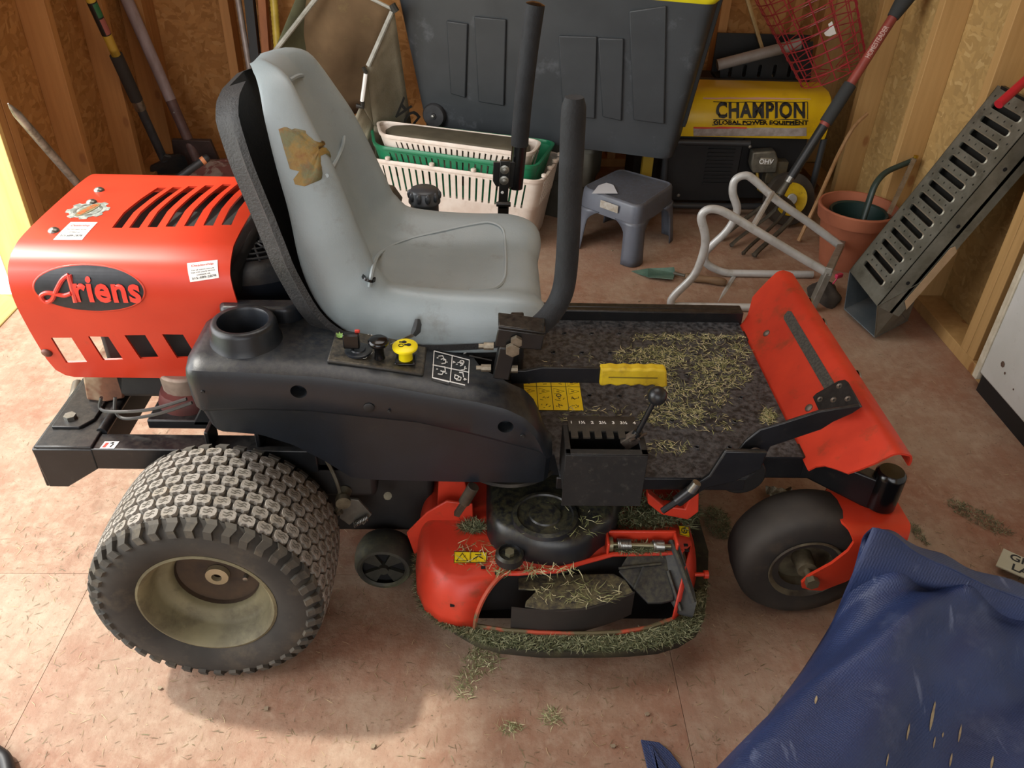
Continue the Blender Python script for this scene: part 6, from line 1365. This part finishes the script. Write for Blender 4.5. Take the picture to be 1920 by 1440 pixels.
# ---- white appliance panel at the right wall
wp = thing('white_cabinet', 'white metal cabinet side with a black base, standing at the right wall', 'cabinet', (1.41, 1.4, 0))
cbx = 1.392
b = B(); b.bx(cbx, 1.418, -.2, 1.868, .055, .9); b.to('side_panel', M('enamel_white', 'c9cac6', 'bfc0ba', ns=5, rough=.4, dirt='8a867c', da=.08, ds=60), wp, bevel=.004)
b = B(); b.bx(cbx+.006, 1.418, -.2, 1.86, 0, .055); b.to('kick_base', M('kick_black', '16181a', rough=.5), wp)
b = B(); b.bx(cbx-.004, 1.418, 1.868, 1.890, .03, .9); b.to('edge_trim', M('trim_cream', 'cfc8b4', 'b8ae96', ns=20, rough=.6), wp, bevel=.003)
for u, v, r in ((1880, 683, .009), (1884, 700, .004), (1900, 730, .003)):
    p = U(u, v, x=cbx-.001); b = B(); b.lathe([(r, 0), (r*.8, .0006), (.0003, .0006)], p, (-1, 0, 0), 7); b.to('paint_chip', M('chip_brown', '5a463a', rough=.8), wp)
# ---- navy cover in the foreground
ridge = [U(u, v, y=y) for u, v, y in ((1637, 990, .89), (1700, 1036, .885), (1780, 1066, .88), (1850, 1100, .875), (1960, 1140, .87), (2150, 1180, .86), (2400, 1220, .85))]
hem = [(1636, 991, .89, None), (1617, 1012, None, .345), (1603, 1060, None, .30), (1590, 1100, None, .26), (1568, 1150, None, .22), (1545, 1192, None, .18), (1500, 1262, None, .13), (1455, 1322, None, .085), (1400, 1390, None, .04), (1352, 1440, None, .012), (1290, 1500, None, .006), (1150, 1640, None, .004), (900, 1850, None, .004)]
H_ = [U(u, v, y=y) if y else U(u, v, z=z) for u, v, y, z in hem]; H_ = smoothpath(H_, 5)
nR = len(H_); b = B(); P = []
for i, h in enumerate(H_):
    f = i/(nR-1); row = []
    for j in range(46):
        g = j/45; R_ = ridge[0].lerp(ridge[-1], 0)
        k = g*(len(ridge)-1); k0 = min(int(k), len(ridge)-2); rp = ridge[k0].lerp(ridge[k0+1], k-k0)
        # row i starts on the hem and climbs to the level of the ridge as it runs to the right
        y = rp.y+(h.y-ridge[0].y)*(1-.10*g); x = rp.x+(h.x-ridge[0].x)*(1-g*.9)
        zt3 = rp.z-.02*f*g; sm = 1-(1-min(1, g*3.2))**2.2; z = h.z+(zt3-h.z)*sm*(1-.15*f)
        nf_ = min(1, f*5); z += nf_*.013*math.sin(g*11+f*5+1)*sm-.034*nf_*min(1, g*4)+nf_*.008*math.sin(g*23-f*9)*sm+.010*math.sin((f*1.0+g*1.6)*14)*sm*min(1, f*4)
        row.append(V((x, y, max(z, .004))))
    P.append(row)
b.grid(P); 
# back skirt hanging from the ridge
b.grid([P[0], [V((p.x+.004, p.y+.012, p.z*.6)) for p in P[0]], [V((p.x+.006, p.y+.018, .004)) for p in P[0]]])
NV = M('navy_cloth', '2b3a62', '253154', ns=7, rough=.45, bump=.25, bs=300, dirt='6a7696', da=.34, ds=3.5)
def weave(m):
    N = m.node_tree.nodes; Lk = m.node_tree.links; p = N['Principled BSDF']; tc = N.new('ShaderNodeTexCoord')
    def wv(rot, sc):
        mp_ = N.new('ShaderNodeMapping'); mp_.inputs['Rotation'].default_value = rot; Lk.new(tc.outputs['Object'], mp_.inputs[0]); w_ = N.new('ShaderNodeTexWave'); w_.inputs['Scale'].default_value = sc; w_.inputs['Distortion'].default_value = .4; Lk.new(mp_.outputs[0], w_.inputs[0]); return w_.outputs[1]
    a = wv((0, 0, .9), 90); c_ = wv((0, 0, -.67), 90); mm = N.new('ShaderNodeMath'); mm.operation = 'ADD'; Lk.new(a, mm.inputs[0]); Lk.new(c_, mm.inputs[1])
    bp_ = N.new('ShaderNodeBump'); bp_.inputs['Strength'].default_value = .22; bp_.inputs['Distance'].default_value = .0012; Lk.new(mm.outputs[0], bp_.inputs['Height']); old = p.inputs['Normal'].links[0].from_socket; Lk.new(old, bp_.inputs['Normal']); Lk.new(bp_.outputs[0], p.inputs['Normal'])
    # long pale scuffs where the coating has rubbed off
    mp_ = N.new('ShaderNodeMapping'); mp_.inputs['Rotation'].default_value = (0, 0, .55); mp_.inputs['Scale'].default_value = (28, 5, 8); Lk.new(tc.outputs['Object'], mp_.inputs[0]); n = N.new('ShaderNodeTexNoise'); n.inputs['Scale'].default_value = 1.6; n.inputs['Detail'].default_value = 6; Lk.new(mp_.outputs[0], n.inputs[0])
    r = N.new('ShaderNodeMapRange'); r.inputs['From Min'].default_value = .66; r.inputs['From Max'].default_value = .72; r.inputs['To Max'].default_value = .6; Lk.new(n.outputs[0], r.inputs[0]); x = N.new('ShaderNodeMix'); x.data_type = 'RGBA'; x.inputs[7].default_value = (*hexc('6d7895'), 1); Lk.new(p.inputs['Base Color'].links[0].from_socket, x.inputs[6]); Lk.new(r.outputs[0], x.inputs[0]); Lk.new(x.outputs[2], p.inputs['Base Color'])
weave(NV)
nvo = thing('equipment_cover', 'large navy blue woven cover draped over something in the right foreground', 'cover', (.9, .6, 0))
o = b.to('cloth', NV, nvo, smooth=80, fixn=False); md = o.modifiers.new('t', 'SOLIDIFY'); md.thickness = .002
# frayed tan tears in the cloth: find the surface under each picture point
from mathutils.bvhtree import BVHTree
vs_ = [p for r in P for p in r]; nj = 46; fs_ = [(i*nj+j, (i+1)*nj+j, (i+1)*nj+j+1, i*nj+j+1) for i in range(nR-1) for j in range(nj-1)]
bv = BVHTree.FromPolygons(vs_, fs_)
def oncl(u, v, d=.002):
    dv = (rt*(u-960)+dn*(v-720)+fw*F).normalized(); h = bv.ray_cast(EYE, dv); return h[0]-dv*d if h[0] else None
TT = M('tear_tan', 'a89878', '8c7c60', ns=60, rough=.9)
for u, v, l, w_ in ((1748, 1345, 52, 6), (1752, 1325, 20, 4), (1703, 1372, 32, 4), (1800, 1375, 34, 4), (1752, 1392, 22, 3), (1783, 1425, 26, 4), (1664, 1425, 24, 3), (1530, 1312, 16, 5), (1860, 1430, 26, 5), (1768, 1378, 10, 3)):
    Q = []
    for k in range(7):
        f = k/6; ww = w_*.9*math.sin(PI*f)**.7+.3; uu = u+(f-.5)*-l*.18; vv = v+(f-.5)*l
        a, c_ = oncl(uu-ww/2, vv), oncl(uu+ww/2, vv)
        if a and c_: Q.append([a, c_])
    if len(Q) > 2: b = B(); b.grid(Q); b.to('frayed_tear', TT, nvo, fixn=False, smooth=0)
b = B(); q = [U(u, v, z=.003) for u, v in ((1201, 1388), (1235, 1393), (1256, 1410), (1285, 1450), (1300, 1500), (1225, 1500), (1213, 1440))]; b.prism(q, (0, 0, .003)); b.prism([q[0]+V((.01, -.01, .003)), q[1]+V((-.012, -.01, .003)), q[3]+V((-.03, 0, .003)), q[4]+V((-.05, 0, .003)), q[5]+V((.02, 0, .003))], (0, 0, .004)); tag(b.to('cloth_corner', NV, bevel=.001), 'small folded corner of navy cloth on the floor at the bottom edge', 'cloth')
# ---- lawn sign on the floor
sg = thing('lawn_sign', 'cream sign board with black lettering on the floor at the right edge', 'sign', (1.2, 1.1, 0))
s_o = U(1866, 1062, z=.02); sx_ = (U(1920, 1085, z=.02)-s_o).normalized(); sy_ = V((-sx_.y, sx_.x, 0)); b = B()
b.prism([s_o, s_o+sx_*.30, s_o+sx_*.30+sy_*.045, s_o+sy_*.065+sx_*.004], (0, 0, .004)); b.to('board', M('sign_cream', 'c4c3ac', 'b5b49c', ns=8, rough=.6), sg, bevel=.001)
text_bm('GREEN', .030, lambda x, y, d: s_o+sx_*(.066+x)+sy_*(.047+y)+V((0, 0, .0046)), 0, bold=.0006).to('lettering', INK, sg, smooth=0)
text_bm('LAWN', .030, lambda x, y, d: s_o+sx_*(.072+x)+sy_*(.016+y)+V((0, 0, .0046)), 0, bold=.0006).to('lettering', INK, sg, smooth=0)
# black hose end at the lower left edge
b = B(); b.tube(smoothpath([U(-60, 1380, z=.012), U(-5, 1412, z=.012), U(12, 1432, z=.012), U(22, 1500, z=.012)]), .011, 10); tag(b.to('black_hose', M('hose_black', '1a1a1c', rough=.5)), 'piece of black hose on the floor at the lower left edge', 'hose')
# crumpled leaf behind the caster
b = B(); c = U(1460, 933, z=.004); rr_ = random.Random(2); b.grid([[c+V((-.03+.06*i/6, -.02+.04*j/4, .008+.014*rr_.random())) for j in range(5)] for i in range(7)]); tag(b.to('dead_leaf', M('leaf_grey', '5f6258', '8c9088', ns=60, nf=.8, rough=.8), fixn=False, smooth=0), 'crumpled grey-green dead leaf on the floor behind the caster wheel', 'leaf')
# ================================================================ clippings
r4 = random.Random(21)
def ell(u, v, ru, rv, z):
    def f():
        a = r4.uniform(0, 2*PI); r = math.sqrt(r4.random()); return U(u+ru*r*math.cos(a), v+rv*r*math.sin(a), z=z)
    return f
pats = [(1215, 672, 70, 22, 3), (1290, 665, 100, 26, 3), (1350, 700, 60, 30, 3), (1290, 745, 80, 28, 2.5), (1260, 780, 60, 20, 1.5), (1400, 650, 30, 22, 1), (1300, 632, 120, 6, 2), (1180, 700, 50, 16, 1), (1245, 710, 26, 24, 1), (1330, 790, 60, 20, .6), (1440, 780, 14, 14, .8), (1120, 780, 70, 20, .35), (1240, 840, 60, 14, .6), (1080, 690, 60, 30, .2)]
tot = sum(p[4] for p in pats)
def on_plate():
    while True:
        x = r4.random()*tot
        for p in pats:
            x -= p[4]
            if x <= 0: break
        q = ell(*p[:4], .3462)()
        if q.x < .585 and 1.15 < q.y < 1.625: return q
blades(on_plate, 3400, (.006, .020), (.0008, .0016), r4, flat=.25, curl=.5).to('grass_clippings', GD, smooth=0, label='dry pale grass clippings scattered over the black footplate', cat='grass', kind='stuff', fixn=False)
fl2 = [fl[k] for k in range(1, 16)]
def on_rim():
    k = r4.randrange(1, 15); a, c_ = near[k], near[k+1] if k+1 < n_ else near[k]; f = r4.random(); o = a[1].lerp(c_[1], f); i_ = a[2].lerp(c_[2], f); g = r4.random(); p = o.lerp(i_, g); p.z = .096+.010*r4.random()*(1-abs(g-.5)); return p
blades(on_rim, 7000, (.005, .018), (.0007, .0015), r4, flat=.3, curl=.5).to('grass_clippings', GG, smooth=0, label='damp green grass clippings caked along the rim of the mowing deck', cat='grass', kind='stuff', fixn=False)
def on_deck():
    q = r4.choice([((1225, 970), 60, 26), ((1225, 965), 75, 28), ((1290, 940), 14, 60), ((1290, 960), 24, 20), ((1200, 985), 60, 12), ((885, 990), 22, 8), ((1200, 1030), 50, 8)]); p = ell(*q[0], q[1], q[2], .197)()
    p.z += .022*r4.random()*(1 if 940 < q[0][1] < 990 and q[0][0] < 1250 else .2); return p
blades(on_deck, 4600, (.007, .024), (.0008, .0016), r4, flat=.5, curl=.5).to('grass_clippings', GG, smooth=0, label='heap of green clippings on top of the deck beside the belt cover', cat='grass', kind='stuff', fixn=False)
def on_cover():
    q = r4.choice([((1050, 975), 80, 40, .256), ((1000, 1068), 90, 6, .200), ((1080, 1110), 90, 22, .156), ((900, 1040), 60, 30, .196)]); return ell(*q[0:1][0], q[1], q[2], q[3])()
blades(on_cover, 420, (.008, .03), (.0008, .0016), r4, flat=.2, curl=.6).to('grass_clippings', GD, smooth=0, label='stray dry grass on the belt cover and the brown baffle', cat='grass', kind='stuff', fixn=False)
def heap(u, v, rx, ry, h, n, lab, m_=GG, dx_=0, name='grass_clump'):
    c = U(u, v, z=0)
    def f():
        a = r4.uniform(0, 2*PI); r = math.sqrt(r4.random()); return c+V((rx*r*math.cos(a)+dx_*ry*r*math.sin(a), ry*r*math.sin(a), .001+h*(1-r*r)*r4.random()))
    blades(f, n, (.006, .018), (.0007, .0014), r4, flat=.5, curl=.4).to(name, m_, smooth=0, label=lab, cat='grass', kind='stuff', fixn=False)
heap(1345, 982, .028, .05, .03, 700, 'dark green grass clump on the floor between deck and caster')
heap(1832, 970, .035, .06, .010, 420, 'long flat green grass clump on the floor at far right', dx_=-.7)
heap(1722, 1002, .012, .035, .006, 120, 'small green grass tuft between the caster fork and the navy cover')
heap(905, 1238, .035, .035, .006, 260, 'grey-green grass clump on the floor below the left of the deck', GD)
heap(872, 1285, .02, .03, .004, 110, 'thin trail of dry grass on the floor left of centre', GD)
heap(1032, 1345, .022, .018, .005, 90, 'small dry grass tuft on the floor below the deck', GD)
heap(958, 1365, .02, .012, .004, 70, 'dry grass tuft at the bottom centre of the floor', GD)
def on_floor():
    while True:
        p = V((r4.uniform(NX+.05, 1.35), r4.uniform(.35, 3.0), .0012))
        if p.y < 1.3 or r4.random() < .35: return p
blades(on_floor, 9000, (.003, .022), (.0005, .0011), r4, flat=.03, curl=.5).to('grass_litter', GF, smooth=0, label='fine dry grass litter strewn over the plywood floor', cat='grass', kind='stuff', fixn=False)
b = B()
for u, v in ((1155, 620), (1199, 565), (1148, 470), (1213, 1340), (300, 1290), (500, 1330), (1500, 1330), (1150, 1400), (700, 1400), (1560, 440)):
    c = U(u, v, z=.002); bb = B(); bb.prism([c+V((math.cos(a)*.005*r4.uniform(.5, 1.3), math.sin(a)*.005*r4.uniform(.5, 1.3), 0)) for a in (0, 1.2, 2.5, 3.9, 5.2)], (0, 0, .002)); bb.to('chip', M('chip_pale', '8f7f68', rough=.8), floor, smooth=0)
b.bm.free()
